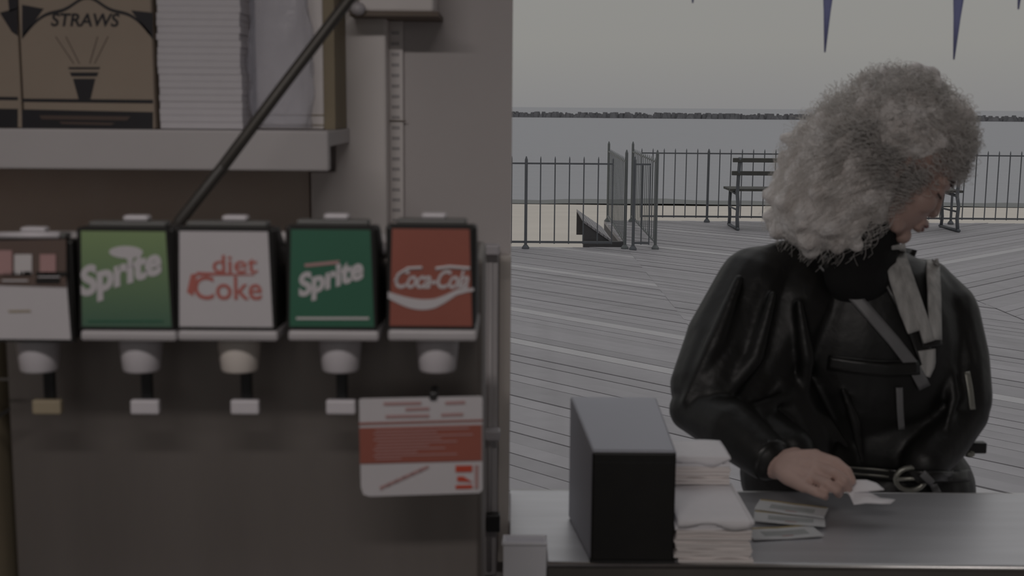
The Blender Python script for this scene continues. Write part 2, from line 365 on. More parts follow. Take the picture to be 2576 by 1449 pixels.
# carton of straws
def carton():
    Yc = 1.735
    c0, c1 = at(55, 200, Yc).x, at(386, 200, Yc).x
    W = c1 - c0
    root = thing('straw_carton', ((c0 + c1) / 2 , Yc, z1), 'tan cardboard carton with navy arches and a cup emblem on the shelf', 'carton')
    H = .25; D = .15
    build('box', MB().box(c0, c1, Yc, Yc + D, z1 + .0005, z1 + H), M['tan'], root, bevel=.002)
    def P(px, py, off=.0008): p = at(px, py, Yc); return Vector((p.x, Yc - off, p.z))
    def poly(name, pts, m, off=.0008, par=None):
        return build(name, MB().prism([P(x, y, off) for x, y in pts], (0, off * .8, 0)), m, par or root)
    poly('navy_base_band', [(56, 275), (385, 282), (385, 326), (56, 323)], M['navy'])
    poly('navy_thin_band', [(56, 248), (385, 251), (385, 260), (56, 256)], M['navy'])
    poly('band_print', [(100, 290), (330, 293), (320, 303), (105, 300)], M['maroon'], .0014)
    poly('band_print', [(150, 306), (290, 309), (280, 315), (155, 312)], M['maroon'], .0014)
    # arch: navy spandrels and the arch line
    arc = []
    def archy(x):                     # scalloped arch outline in pixels
        u = (x - 220) / 165.0
        return 88 * abs(u) ** 2.4 + 10 - 14 * math.cos(u * 7.5) * math.exp(-(u * 1.6) ** 2) - 2
    xs_ = np.linspace(56, 385, 40)
    top = [(x, -6) for x in xs_]; low = [(x, archy(x) - 4) for x in xs_]; lin = [(x, archy(x) + 4) for x in xs_]
    mb = MB()
    for i in range(39):
        a = [low[i], low[i+1], lin[i+1], lin[i]]
        mb.prism([P(x, y) for x, y in a], (0, .0006, 0))
    build('arch_line', mb, M['navy'], root)
    poly('spandrel', [(56, 12), (110, 22), (62, 88), (56, 92)], M['navy'])
    poly('spandrel', [(330, 26), (385, 32), (385, 92), (372, 84)], M['navy'])
    poly('cup_emblem', [(184, 198), (240, 198), (228, 249), (198, 249)], M['navy'])
    poly('cup_emblem_band', [(176, 182), (248, 182), (244, 192), (180, 192)], M['navy'])
    poly('cup_emblem_rim', [(172, 169), (252, 169), (250, 174), (174, 174)], M['navy'])
    for a, b in (((140, 92), (186, 160)), ((166, 92), (200, 160)), ((272, 92), (238, 160)), ((246, 92), (226, 160))):
        poly('dotted_ray', [(a[0] - 1, a[1]), (a[0] + 1, a[1]), (b[0] + 1, b[1]), (b[0] - 1, b[1])], M['maroon'])
    t = text_mesh('STRAWS', .034, shear=.2, bold=.0006); xs3 = [q[0] for q in t.v]; t.xform(Matrix.Scale(.095 / (max(xs3) - min(xs3)), 4))
    p = P(212, 52); on_face(t, Matrix.Translation(p))
    build('lettering', t, M['navy'], root)
    # the next carton, only its right end shows
    c2 = at(48, 200, Yc).x
    r2 = thing('straw_carton', (c2 - .05, Yc, z1), 'tan and navy cardboard carton pushed up against the cup-emblem carton', 'carton')
    build('box', MB().box(c2 - W, c2, Yc + .004, Yc + D, z1 + .0005, z1 + H), M['tan'], r2, bevel=.002)
    Y2 = Yc + .004
    def P2(px, py, off=.0008): p = at(px, py, Y2); return Vector((p.x, Y2 - off, p.z))
    for nm, pts in (('navy_base_band', [(-280, 270), (45, 274), (45, 321), (-280, 318)]), ('navy_thin_band', [(-280, 240), (45, 244), (45, 252), (-280, 248)]),
                    ('spandrel', [(0, 32), (45, 20), (45, 90), (30, 80)]), ('spandrel', [(20, -8), (46, -8), (45, 22), (24, 30)])):
        build(nm, MB().prism([P2(x, y) for x, y in pts], (0, .0006, 0)), M['navy'], r2)
carton()

# white napkin bundle in wrap and a plain carton behind it
def wrinkled_block(name, m, parent, x0, x1, y0, y1, z0_, z1_, layers, amp, seed):
    rg = np.random.default_rng(seed); mb = MB()
    n = layers; nx = 14
    for k in range(n):
        a = z0_ + (z1_ - z0_) * k / n; b = a + (z1_ - z0_) / n * .93
        yo = rg.normal(0, amp); xo = rg.normal(0, amp)
        mb.box(x0 + xo, x1 + xo, y0 + yo, y1 + yo, a, b)
    return build(name, mb, m, parent, bevel=0)
bx0, bx1 = at(397, 200, 1.74).x, at(606, 200, 1.74).x
nb = thing('napkin_bundle', ((bx0 + bx1) / 2, 1.80, z1), 'tall bundle of white folded napkins in clear wrap beside the carton', 'napkins')
for k in range(26):
    a = z1 + .001 + k * .0094
    dx, dy = rng.normal(0, .0008), rng.normal(0, .0006)
    build('napkin', MB().box(bx0 + dx, bx1 + dx, 1.745 + dy, 1.90 + dy, a, a + .0093), M['bundle'], nb, bevel=.0007, bseg=1)
cx0, cx1 = at(640, 200, 1.80).x, at(832, 200, 1.80).x
pc = thing('cup_carton', ((cx0 + cx1) / 2, 1.85, z1), 'plain beige carton with a folded base seam at the end of the shelf', 'carton')
build('box', MB().box(cx0, cx1 - .012, 1.81, 1.935, z1 + .0005, z1 + .26), M['wall_trim'], pc, bevel=.003)
build('edge_strip', MB().box(cx1 - .012, cx1 + .004, 1.812, 1.935, z1 + .0005, z1 + .26), M['brown_card'], pc)
for zz_ in (at(700, 289, 1.81).z, at(700, 314, 1.81).z):
    build('fold', MB().box(cx0, cx1 - .012, 1.8088, 1.8098, zz_ - .0008, zz_ + .0008), M['brown_card'], pc)
# crumpled clear bag between them
def bag():
    mb = MB(); nu, nv = 26, 30
    c = at(706, 150, 1.775); vv = []
    hw, hh = .046, .13
    zlo = z1 + .003
    for j in range(nv + 1):
        v = j / nv
        for i in range(nu):
            a = 2 * math.pi * i / nu
            prof = (.82 + .18 * math.sin(math.pi * min(1, v * 1.15 + .12))) * (1 - .12 * v ** 4)
            wr = 1 + .06 * math.sin(9 * a + 14 * v) + .05 * math.sin(5 * a - 22 * v)
            vv.append((c.x + hw * prof * wr * math.cos(a), c.y + .022 * prof * wr * math.sin(a), zlo + v * 2 * hh))
    ff = [(j*nu + i, j*nu + (i+1) % nu, (j+1)*nu + (i+1) % nu, (j+1)*nu + i) for j in range(nv) for i in range(nu)]
    ff += [tuple(range(nu))[::-1], tuple(range(nv*nu, (nv+1)*nu))]
    mb.add(vv, ff)
    o = build('plastic_bag', mb, M['wrap'], smooth=True, loc=(c.x, c.y, zlo))
    tag(o, 'crumpled clear plastic bag standing between the napkin bundle and the plain carton', 'plastic bag')
bag()

# ------------------------------------------------------------------ soda dispenser
YF = 1.22                                       # front plane of the valve panels
tx0, tx1 = at(28, 1200, 1.34).x, at(1212, 1200, 1.34).x
td = thing('soda_dispenser', ((tx0 + tx1) / 2, 1.42, ZC), 'dull steel soda dispenser with five valves in a row by the hatch', 'soda dispenser')
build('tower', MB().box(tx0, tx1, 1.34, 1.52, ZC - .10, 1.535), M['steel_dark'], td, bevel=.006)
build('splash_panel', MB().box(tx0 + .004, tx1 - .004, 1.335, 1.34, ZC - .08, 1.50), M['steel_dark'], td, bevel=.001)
build('drip_tray', MB().box(tx0 - .005, tx1 + .005, 1.17, 1.335, ZC - .10, ZC + .02), M['steel'], td, bevel=.008)
build('manifold', MB().tube([(tx0 + .02, 1.37, 1.545), (tx1 - .02, 1.37, 1.545)], .014, 12), M['grey_pl'], td, smooth=True)

def fit(t, wid, hei=None):
    xs_ = [p[0] for p in t.v]; ys_ = [p[1] for p in t.v]
    cx_, cy_ = (max(xs_) + min(xs_)) / 2, (max(ys_) + min(ys_)) / 2
    a_ = wid / (max(xs_) - min(xs_)); b_ = hei / (max(ys_) - min(ys_)) if hei else a_
    return t.xform(Matrix.Diagonal((a_, b_, 1, 1)) @ Matrix.Translation((-cx_, -cy_, 0)))
def text_on(parent, txt, wid, hei, cpx, cpy, Y, m, shear=0., bold=0., rot=0., name='lettering', off=.0012, spacing=1.0):
    t = fit(text_mesh(txt, .04, shear, bold, spacing=spacing), wid, hei)
    t.xform(Matrix.Rotation(R(rot), 4, 'Z'))
    p = at(cpx, cpy, Y); on_face(t, Matrix.Translation((p.x, Y - off, p.z)))
    return build(name, t, m, parent)

def valve(px0, px1, pyt, pyb, face_m, nozpx, lev, noz_m, kind):
    """px bounds of the face panel; nozzle and lever centres in the photograph"""
    x0, x1 = at(px0, 700, YF).x, at(px1, 700, YF).x
    zt, zb_ = at((px0 + px1) / 2, pyt, YF).z, at((px0 + px1) / 2, pyb, YF).z
    nx = at(nozpx, 900, YF + .03).x
    root = td
    body = build('valve_body', MB().prism([(x0 - .004, YF + .004, zb_ - .001), (x0 - .004, YF + .004, zt + .003), (x0 - .004, YF + .03, zt + .003), (x0 - .004, 1.334, zt - .065), (x0 - .004, 1.334, zb_ - .001)], (x1 - x0 + .008, 0, 0)), M['black'], root, bevel=.003)
    # the panel: a little narrower at the top, in a thin black frame
    ins = .003
    build('panel_frame', MB().prism([(x0 - .003, YF, zb_ - .003), (x1 + .003, YF, zb_ - .003), (x1, YF, zt + .004), (x0 + .001, YF, zt + .004)], (0, .006, 0)), M['black'], body)
    face = build('face_panel', MB().prism([(x0, YF - .0008, zb_), (x1, YF - .0008, zb_), (x1 - ins, YF - .0008, zt), (x0 + ins, YF - .0008, zt)], (0, .0012, 0)), face_m, body)
    if kind != 'plain':
        zp = at(nozpx, 858, YF).z
        build('base_plate', MB().box(x0 - .002, x1 + .005, YF - .002, 1.33, zp, zb_ - .004), M['plate'], body, bevel=.003)
    else:
        zp = zb_
    zn = at(nozpx, 934, YF + .03).z
    r0 = .0218
    build('nozzle', MB().lathe([(r0 * .82, zn - zp), (r0 * .88, zn - zp + .002), (r0, -.012), (r0, .001)], (nx, YF + .035, zp)), noz_m, body, smooth=True)
    if lev:
        la, lb = at(lev[0], 1003, YF + .06), at(lev[1], 1039, YF + .06)
        lv = build('lever', MB().box((la.x + lb.x) / 2 - .006, (la.x + lb.x) / 2 + .006, YF + .061, YF + .069, lb.z, zp), M['black_satin'], body, bevel=.002)
        build('lever_tab', MB().box(la.x, lb.x, YF + .052, YF + .062, lb.z, la.z), M['white_pl'] if lev[0] > 120 else M['brown_card'], lv, bevel=.002)
    build('top_cap', MB().box(x0 + .006, x1 - .006, YF + .012, YF + .032, zt + .0028, zt + .0085), M['cap'], body, bevel=.002)
    cpx = at(nozpx - 8, 548, YF + .02)
    build('top_clip', MB().box(cpx.x - .013, cpx.x + .013, YF + .014, YF + .030, zt + .0085, zt + .0145), M['white_pl'], body, bevel=.003)
    return body, face, x0, x1, zb_, zt

# 1: white panel with a taped picture card across its top
b1 = valve(-22, 172, 612, 853, M['white_print'], 93, (86, 160), M['white_pl'], 'plain')
pcard = build('picture_card', MB().prism([at(-22, 606, YF - .002), at(166, 602, YF - .002), at(166, 722, YF - .002), at(-22, 716, YF - .002)], (0, .0012, 0)), M['maroon'], b1[1])
for a, bq, c_, d_, m_ in ((-20, 30, 630, 690, 'pink_text'), (36, 80, 640, 690, 'grey_pl'), (100, 140, 640, 690, 'pink_text'), (8, 78, 683, 692, 'black'),
                         (90, 168, 684, 694, 'black'), (90, 150, 700, 712, 'black'), (5, 70, 704, 708, 'grey_pl'), (96, 150, 695, 698, 'white_print')):
    build('picture_print', MB().prism([at(a, c_, YF - .0035), at(bq, c_, YF - .0035), at(bq, d_, YF - .0035), at(a, d_, YF - .0035)], (0, .001, 0)), M[m_], b1[1])
build('small_print', MB().prism([at(20, 781, YF - .0015), at(75, 780, YF - .0015), at(78, 785, YF - .0015), at(22, 786, YF - .0015)], (0, .0006, 0)), M['brown_card'], b1[1])
build('card_rail', MB().tube([at(-20, 592, YF + .003), at(150, 592, YF + .003)], .0035, 8), M['white_pl'], b1[0], smooth=True)
# 2: light green
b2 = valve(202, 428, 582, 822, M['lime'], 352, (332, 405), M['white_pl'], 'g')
text_on(b2[1], 'Sprite', .088, .038, 304, 692, YF, M['white_print'], shear=.35, bold=.0018, rot=17)
dot = at(318, 634, YF); build('lettering_dot', MB().prism([Vector((dot.x + .017 * math.cos(a), YF - .0014, dot.z + .0062 * math.sin(a))) for a in np.linspace(0, 2*math.pi, 18, endpoint=False)], (0, .0006, 0)), M['white_print'], b2[1])
build('rule', MB().prism([at(222, 806, YF - .0015), at(410, 806, YF - .0015), at(410, 810, YF - .0015), at(222, 810, YF - .0015)], (0, .0006, 0)), M['green'], b2[1])
# 3: white, red lettering
b3 = valve(448, 684, 582, 822, M['white_print'], 600, (583, 655), M['ivory'], 'w')
text_on(b3[1], 'diet', .045, .018, 592, 664, YF, M['red_text'], bold=.0004)
text_on(b3[1], 'Coke', .068, .024, 574, 724, YF, M['red_text'], bold=.0004)
build('lettering_bar', MB().prism([at(496, 684, YF - .0015), at(640, 690, YF - .0015), at(640, 693, YF - .0015), at(488, 693, YF - .0015)], (0, .0006, 0)), M['red_text'], b3[1])
build('lettering_bar', MB().prism([at(480, 690, YF - .0015), at(496, 688, YF - .0015), at(486, 745, YF - .0015), at(470, 735, YF - .0015)], (0, .0006, 0)), M['red_text'], b3[1])
# 4: dark green
b4 = valve(727, 940, 578, 822, M['green'], 855, (822, 897), M['white_pl'], 'g')
text_on(b4[1], 'Sprite', .070, .030, 832, 704, YF, M['white_print'], shear=.35, bold=.0018, rot=17)
build('lettering_accent', MB().prism([at(765, 664, YF - .0014), at(855, 655, YF - .0014), at(850, 664, YF - .0014), at(768, 672, YF - .0014)], (0, .0006, 0)), M['pink_text'], b4[1])
build('rule', MB().prism([at(745, 798, YF - .0015), at(928, 798, YF - .0015), at(928, 804, YF - .0015), at(745, 804, YF - .0015)], (0, .0006, 0)), M['grey_pl'], b4[1])
# 5: red with the white wave
b5 = valve(980, 1188, 576, 820, M['red'], 1100, None, M['white_pl'], 'r')
text_on(b5[1], 'Coca-Cola', .074, .019, 1087, 702, YF, M['white_print'], shear=.4, bold=.0008, spacing=.92)
wv = []
for x in np.linspace(976, 1192, 30):
    u = (x - 976) / 216
    yc = 742 + 26 * math.sin(math.pi * min(1, u * 1.25) * .95) - 14 * max(0, u - .55) / .45 - 4 * u
    th = 4 + 11 * math.sin(math.pi * min(1, max(0, (u + .12)) * .95)) * (1 - .45 * u)
    wv.append((x, yc - th, yc + th))
mbw = MB()
for i in range(len(wv) - 1):
    a, b = wv[i], wv[i+1]
    mbw.prism([at(a[0], a[1], YF - .0016), at(b[0], b[1], YF - .0016), at(b[0], b[2], YF - .0016), at(a[0], a[2], YF - .0016)], (0, .0006, 0))
build('wave_ribbon', mbw, M['white_print'], b5[1])
build('swash', MB().tube([at(994, 708, YF - .001), at(1002, 690, YF - .001), at(1026, 675, YF - .001), at(1062, 673, YF - .001)], .0016, 6), M['white_print'], b5[1])
build('swash', MB().tube([at(1096, 676, YF - .001), at(1130, 671, YF - .001), at(1182, 675, YF - .001)], .0018, 6), M['white_print'], b5[1])
# hose fittings between the valves
for px, py, wpx in ((712, 600, 44), (968, 626, 50), (436, 600, 30)):
    p = at(px, py, YF + .06)
    ft = build('hose_fitting', MB().tube([p + Vector((-wpx / 5200, 0, 0)), p + Vector((wpx / 5200, 0, 0))], .0075, 12), M['grey_pl'], td, smooth=True)
    build('stem', MB().tube([p, p + Vector((0, .05, -.012))], .006, 10), M['grey_pl'], ft, smooth=True)

# hanging instruction card on the last valve
YK = 1.255
def K(px, py, off=0.0): return at(px, py, YK) - Vector((0, off, 0))
cp = thing('instruction_card', tuple(K(1058, 1248)), 'white and red instruction card hung from the red valve', 'card')
outl = [(905, 1004), (1215, 997), (1215, 1238), (1213, 1241)] + [(930 - 20, 1249)]
outl = [(903, 1006), (908, 1003), (1210, 997), (1214, 1002), (1214, 1232), (1206, 1240), (930, 1249), (914, 1244), (908, 1226)]
build('sheet', MB().prism([K(*p) for p in outl], (0, .0015, 0)), M['white_print'], cp)
def kq(name, q, m, off=.0012): return build(name, MB().prism([K(x, y, off) for x, y in q], (0, .0006, 0)), m, cp)
kq('red_rule', [(903, 1063), (1214, 1055), (1214, 1059), (903, 1068)], M['red'])
kq('red_field', [(904, 1076), (1212, 1068), (1212, 1158), (906, 1166)], M['red'])
for i, (xe, xa) in enumerate([(1180, 945), (1100, 940), (1190, 945), (1110, 940), (1150, 950), (1080, 945), (1120, 940), (1050, 945), (1150, 940), (1010, 945)]):
    y = 1082 + i * 8
    d = .026
    kq('text_line', [(xa, y - (xa - 905) * d), (xe, y - (xe - 905) * d), (xe, y + 2.6 - (xe - 905) * d), (xa, y + 2.6 - (xa - 905) * d)], M['pink_text'], .0018)
for xa, xe, y in ((965, 1060, 1012), (1120, 1170, 1010), (1020, 1080, 1026), (970, 1080, 1044), (1110, 1165, 1040)):
    kq('headline', [(xa, y), (xe, y - 2), (xe, y + 5), (xa, y + 7)], M['pink_text'])
for k in range(6):
    xa = 955 + k * 20; y = 1224 - k * 9
    kq('script_line', [(xa, y), (xa + 22, y - 9), (xa + 24, y - 3), (xa + 2, y + 8)], M['pink_text'])
for q in (((1146, 1171), (1188, 1170), (1188, 1186), (1146, 1187)), ((1150, 1198), (1166, 1198), (1188, 1212), (1150, 1210)), ((1146, 1220), (1188, 1219), (1188, 1228), (1146, 1229))):
    kq('red_emblem', list(q), M['red_dark'])
kq('emblem_strip', [(1194, 1170), (1204, 1169), (1204, 1228), (1194, 1229)], M['pink_text'])
build('clip', MB().box(K(1080, 1000).x, K(1100, 1000).x, YK - .003, YK + .03, K(1080, 1006).z, K(1080, 985).z), M['black_satin'], cp, bevel=.002)

# hose slanting up across the shelf
hp = [at(430, 596, 1.40), at(452, 556, 1.40), at(560, 420, 1.42), at(700, 232, 1.45), at(880, -4, 1.49), at(1010, -180, 1.52), at(1240, -480, 1.56)]
top = hp[-1]
hp.append(Vector((top.x + .06, top.y, 2.62)))
hz = thing('soda_hose', tuple(hp[0]), 'dark hose slanting from the green valve up across the shelf', 'hose')
build('tubing', MB().tube(hp, .0068, 12), M['hose'], hz, smooth=True)
build('pale_stripe', MB().tube([p + Vector((.001, -.0058, .001)) for p in hp[2:]], .0022, 8), M['hose_band'], hz, smooth=True)

# steel window channel at the hatch edge with its two catches
ch = thing('hatch_channel', (at(1235, 1000, 1.9).x, 1.9, ZC), 'upright steel shutter channel with two white catches beside the dispenser', 'shutter channel')
c0, c1, c2 = at(1214, 900, 1.9).x, at(1252, 900, 1.9).x, at(1284, 900, 1.96).x
build('channel', MB().box(c0, c1, 1.90, 1.999, .95, at(1230, 640, 1.9).z), M['grey_pl'], ch, bevel=.003)
build('side_strip', MB().box(c1 + .0005, c2, 1.96, 1.999, .95, at(1260, 645, 1.96).z), M['ivory'], ch, bevel=.002)
build('rib', MB().tube([Vector(((c0 + c1) / 2, 1.899, .96)), Vector(((c0 + c1) / 2, 1.899, at(1230, 660, 1.9).z))], .004, 8), M['grey_pl'], ch, smooth=True)
for px, py in ((1234, 628), (1236, 1094)):
    p = at(px, py, 1.88)
    cc = build('catch', MB().box(p.x - .016, p.x + .014, 1.872, 1.899, p.z - .008, p.z + .008), M['white_pl'], ch, bevel=.003)
    build('catch_pin', MB().tube([p + Vector((-.03, .006, 0)), p + Vector((-.016, .006, 0))], .003, 8), M['black_satin'], cc)
p = at(1242, 1318, 1.88)
build('bolt_socket', MB().box(p.x - .012, p.x + .010, 1.88, 1.90, p.z - .014, p.z + .014), M['black_satin'], ch, bevel=.002)

# inner worktop the dispenser stands on, and oddments at its ends
wt = thing('worktop', (-1.1, 1.6, 0), 'low steel worktop under the soda dispenser', 'worktop')
build('top', MB().box(-2.2, tx1 + .01, 1.15, 1.898, ZC - .13, ZC - .101), M['steel'], wt, bevel=.004)
build('cabinet', MB().box(-2.2, tx1, 1.20, 1.898, .012, ZC - .13), M['counter_front'], wt)
bxr = tx0 - .009
cb = thing('cardboard_box', (bxr - .08, 1.36, ZC - .10), 'tall brown cardboard box with a dark strap beside the dispenser', 'cardboard box')
build('box', MB().box(bxr - .17, bxr, 1.30, 1.46, ZC - .101, at(10, 858, 1.30).z), M['brown_card'], cb, bevel=.003)
build('strap', MB().prism([at(-30, 1058, 1.2985), at(25, 1024, 1.2985), at(25, 1034, 1.2985), at(-30, 1070, 1.2985)], (0, .001, 0)), M['black'], cb)
build('flap_seam', MB().prism([at(-30, 951, 1.2985), at(25, 951, 1.2985), at(25, 957, 1.2985), at(-30, 957, 1.2985)], (0, .001, 0)), M['counter_front'], cb)

# white tub in front of the counter end
tbx0, tbx1 = at(1266, 1420, 1.735).x, at(1374, 1420, 1.735).x
tz = at(1320, 1368, 1.735).z
tb = thing('plastic_tub', ((tbx0 + tbx1) / 2, 1.75, ZC - .10), 'narrow open white plastic tub beside the end of the counter', 'tub')
T0, T1 = 1.735, 1.765; mb = MB(); q = [(tbx0, T0), (tbx1, T0), (tbx1, T1), (tbx0, T1)]
mb.box(tbx0, tbx1, T0, T0 + .003, .80, tz).box(tbx0, tbx1, T1 - .003, T1, .80, tz).box(tbx0, tbx0 + .003, T0 + .003, T1 - .003, .80, tz).box(tbx1 - .003, tbx1, T0 + .003, T1 - .003, .80, tz).box(tbx0 + .003, tbx1 - .003, T0 + .003, T1 - .003, .80, tz - .012)
build('tub_wall', mb, M['tub'], tb)
build('rim', MB().tube([Vector((x, y, tz)) for x, y in q + q[:1]], .003, 8), M['tub'], tb)
ts = thing('tub_stand', ((tbx0 + tbx1) / 2, 1.75, 0), 'grey steel stand under the white tub', 'stand')
build('stand_top', MB().box(tbx0 - .004, tbx1 + .004, 1.72, 1.768, .77, .795), M['steel'], ts, bevel=.003)
for sx_ in (tbx0 + .008, tbx1 - .008):
    for sy in (1.73, 1.757):
        build('leg', MB().box(sx_ - .008, sx_ + .008, sy - .008, sy + .008, .012, .77), M['steel'], ts)

# ------------------------------------------------------------------ serving counter
yb = atz(2000, 1238, ZC).y
yf = atz(2000, 1417, ZC).y
ct = thing('serving_counter', (1.2, yf, 0), 'worn stainless steel serving counter across the open hatch', 'counter')
xc0 = atz(1376, 1405, ZC).x
cm = MB().prism([(xc0, yf, ZC - .03), (2.476, yf, ZC - .03), (2.476, yb, ZC - .03), (xw + .001, yb, ZC - .03), (xw + .001, yf + .10, ZC - .03), (xc0, yf + .10, ZC - .03)], (0, 0, .03))
build('top', cm, M['counter'], ct, bevel=.002)
build('front_lip', MB().tube([(xc0, yf - .003, ZC - .004), (2.476, yf - .003, ZC - .004)], .0045, 10), M['lip'], ct, smooth=True)
build('back_lip', MB().tube([(xw + .002, yb, ZC - .003), (2.476, yb, ZC - .003)], .004, 10), M['lip'], ct, smooth=True)
build('front_panel', MB().box(xc0, 2.476, yf - .004, yf - .0005, .3, ZC - .0085), M['counter_front'], ct)
build('end_step', MB().box(xw + .002, xc0 - .004, yf + .03, yf + .098, ZC - .05, ZC - .022), M['counter'], ct, bevel=.002)

# napkin dispenser: black front, satin steel case, top sloping up to the back
def napkin_dispenser():
    D = .20
    fl, fr = atz(1484, 1412, ZC), atz(1694, 1412, ZC)
    Wd = fr.x - fl.x
    zf = at(1590, 1134, fl.y).z; zk = at(1560, 997, fl.y + D).z
    root = thing('napkin_dispenser', ((fl.x + fr.x) / 2, fl.y + D / 2, ZC), 'steel napkin dispenser with a black front and sloping top on the counter', 'napkin dispenser')
    k = -.020                                           # case leans a little to the left going back
    case = MB()
    pts = [(fl.x, fl.y), (fr.x, fl.y), (fr.x + k + .012, fl.y + D), (fl.x + k - .004, fl.y + D)]
    zs = [zf, zf, zk, zk]
    case.add([(x, y, ZC + .0005) for x, y in pts] + [(x, y, z) for (x, y), z in zip(pts, zs)],
             [(3,2,1,0), (4,5,6,7), (0,1,5,4), (1,2,6,5), (2,3,7,6), (3,0,4,7)])
    build('case', case, M['steel_top'], root, bevel=.004)
    build('front_plate', MB().box(fl.x + .001, fr.x - .001, fl.y - .004, fl.y + .0005, ZC + .002, zf - .002), M['black'], root, bevel=.003)
    build('plate_groove', MB().box(fl.x + .004, fr.x - .004, fl.y - .0048, fl.y - .0042, zf - .018, zf - .015), M['black_satin'], root)
    build('base_rim', MB().box(fl.x - .001, fr.x + .001, fl.y - .005, fl.y + D, ZC, ZC + .004), M['black_satin'], root)
napkin_dispenser()

# two stacks of napkins
def napkin_stack(px0, px1, pyb, base_z, n, h, D, label, seed, Y=None):
    rg = np.random.default_rng(seed)
    a = atz(px0, pyb, base_z) if Y is None else at(px0, pyb, Y); b = atz(px1, pyb, base_z) if Y is None else at(px1, pyb, Y)
    y0 = a.y
    root = thing('napkin_stack', ((a.x + b.x) / 2, y0 + D / 2, base_z), label, 'napkins')
    t = h / n
    for k in range(n):
        dx, dy = rg.normal(0, .0016), rg.normal(0, .0016)
        nx = 10; vv = []; lift = .0; sag = rg.normal(0, .0003, 4)
        def wav(u): return sag[0] * math.sin(math.pi * u * 2) + sag[1] * math.sin(math.pi * u * 3 + 1)
        mb = MB(); th = t * .9
        for i in range(nx + 1):
            u = i / nx; x = a.x + dx + (b.x - a.x) * u; wz = wav(u) * (0 if k == 0 else 1)
            z = base_z + .0006 + k * t + wz
            vv += [(x, y0 + dy, z), (x, y0 + dy, z + th), (x, y0 + D + dy, z + th), (x, y0 + D + dy, z)]
        ff = [(i*4 + j, i*4 + (j+1) % 4, i*4 + 4 + (j+1) % 4, i*4 + 4 + j) for i in range(nx) for j in range(4)] + [(0,1,2,3), (nx*4+3, nx*4+2, nx*4+1, nx*4)]
        mb.add(vv, ff)
        build('napkin', mb, M['paper_edge'] if k < n - 3 else M['paper'], root, bevel=0)
    # soft top napkin, folded over the front
    vv = []; nx = 16; ny = 8; zt = base_z + h + .0015
    for i in range(nx + 1):
        u = i / nx; x = a.x + .001 + (b.x - a.x - .002) * u
        drop = .010 + .005 * math.sin(u * 5.2 + seed) + .003 * math.sin(u * 11)
        vv.append((x, y0 - .0035, zt - drop)); vv.append((x, y0 - .003, zt - .002)); vv.append((x, y0 + .002, zt + .0006))
        for j in range(1, ny + 1):
            v = j / ny; vv.append((x, y0 + (D + .002) * v, zt + .001 * math.sin(u * 6 + v * 4)))
    r_ = 3 + ny
    ff = [(i*r_ + j, (i+1)*r_ + j, (i+1)*r_ + j + 1, i*r_ + j + 1) for i in range(nx) for j in range(r_ - 1)]
    o = build('top_napkin', MB().add(vv, ff), M['paper'], root, smooth=True)
    sm = o.modifiers.new('thickness', 'SOLIDIFY'); sm.thickness = .0008
    return root, y0, a, b
h1 = at(1790, 1312, atz(1700, 1414, ZC).y).z - ZC
s1 = napkin_stack(1700, 1888, 1413, ZC, 13, h1, .19, 'wide lower stack of white napkins beside the napkin dispenser', 3)
y2 = atz(1760, 1218, ZC + h1 + .003).y
h2 = at(1760, 1150, y2).z - (ZC + h1 + .003)
s2 = napkin_stack(1692, 1836, 1218, ZC + h1 + .003, 9, h2, .10, 'short stack of napkins set on top of the wide napkin stack', 5, Y=None)

# loose printed packets beside the stack
def packet(c, ang, L, Wd, z, label, seed, bend=.004):
    root_c = Vector((c.x, c.y, z)); ca, sa = math.cos(R(ang)), math.sin(R(ang))
    root = thing('paper_packet', tuple(root_c), label, 'packet', 'loose paper packets on the counter')
    nx = 12
    def sheet(u0, u1, v0, v1, dz, th):
        vv = []
        for i in range(nx + 1):
            u = u0 + (u1 - u0) * i / nx
            zc = dz + bend * (1 - (2*u) ** 2) * .5 + .002 * abs(2*u)
            for v, q_ in ((v0, 0), (v1, 0), (v1, th), (v0, th)):
                x, y = u * L, v * Wd
                vv.append(root_c + Vector((x * ca - y * sa, x * sa + y * ca, zc + q_)))
        return MB().add(vv, [(i*4 + j, i*4 + (j+1) % 4, i*4 + 4 + (j+1) % 4, i*4 + 4 + j) for i in range(nx) for j in range(4)] + [(3,2,1,0), (nx*4, nx*4+1, nx*4+2, nx*4+3)])
    build('wrapper', sheet(-.5, .5, -.5, .5, 0, .0022), M['packet'], root)
    build('printed_patch', sheet(-.30, .34, -.30, .12, .0024, .0003), M['greyprint'], root)
    build('yellow_border', sheet(-.49, .49, .40, .495, .0024, .0003), M['yellow'], root)
    build('red_mark', sheet(-.06, .10, -.36, -.30, .0024, .0003), M['pink_text'], root)
packet(atz(1990, 1296, ZC), -22, .115, .052, ZC + .0085, 'white packet with a yellow border lying topmost across the other packets', 1, .003)
packet(atz(1985, 1316, ZC), -13, .115, .048, ZC + .0045, 'white packet lying between the topmost packet and the lowest packet', 2, .002)
packet(atz(1968, 1345, ZC), 10, .118, .050, ZC + .0010, 'white packet lying lowest on the counter and slanting the other way', 3, .001)

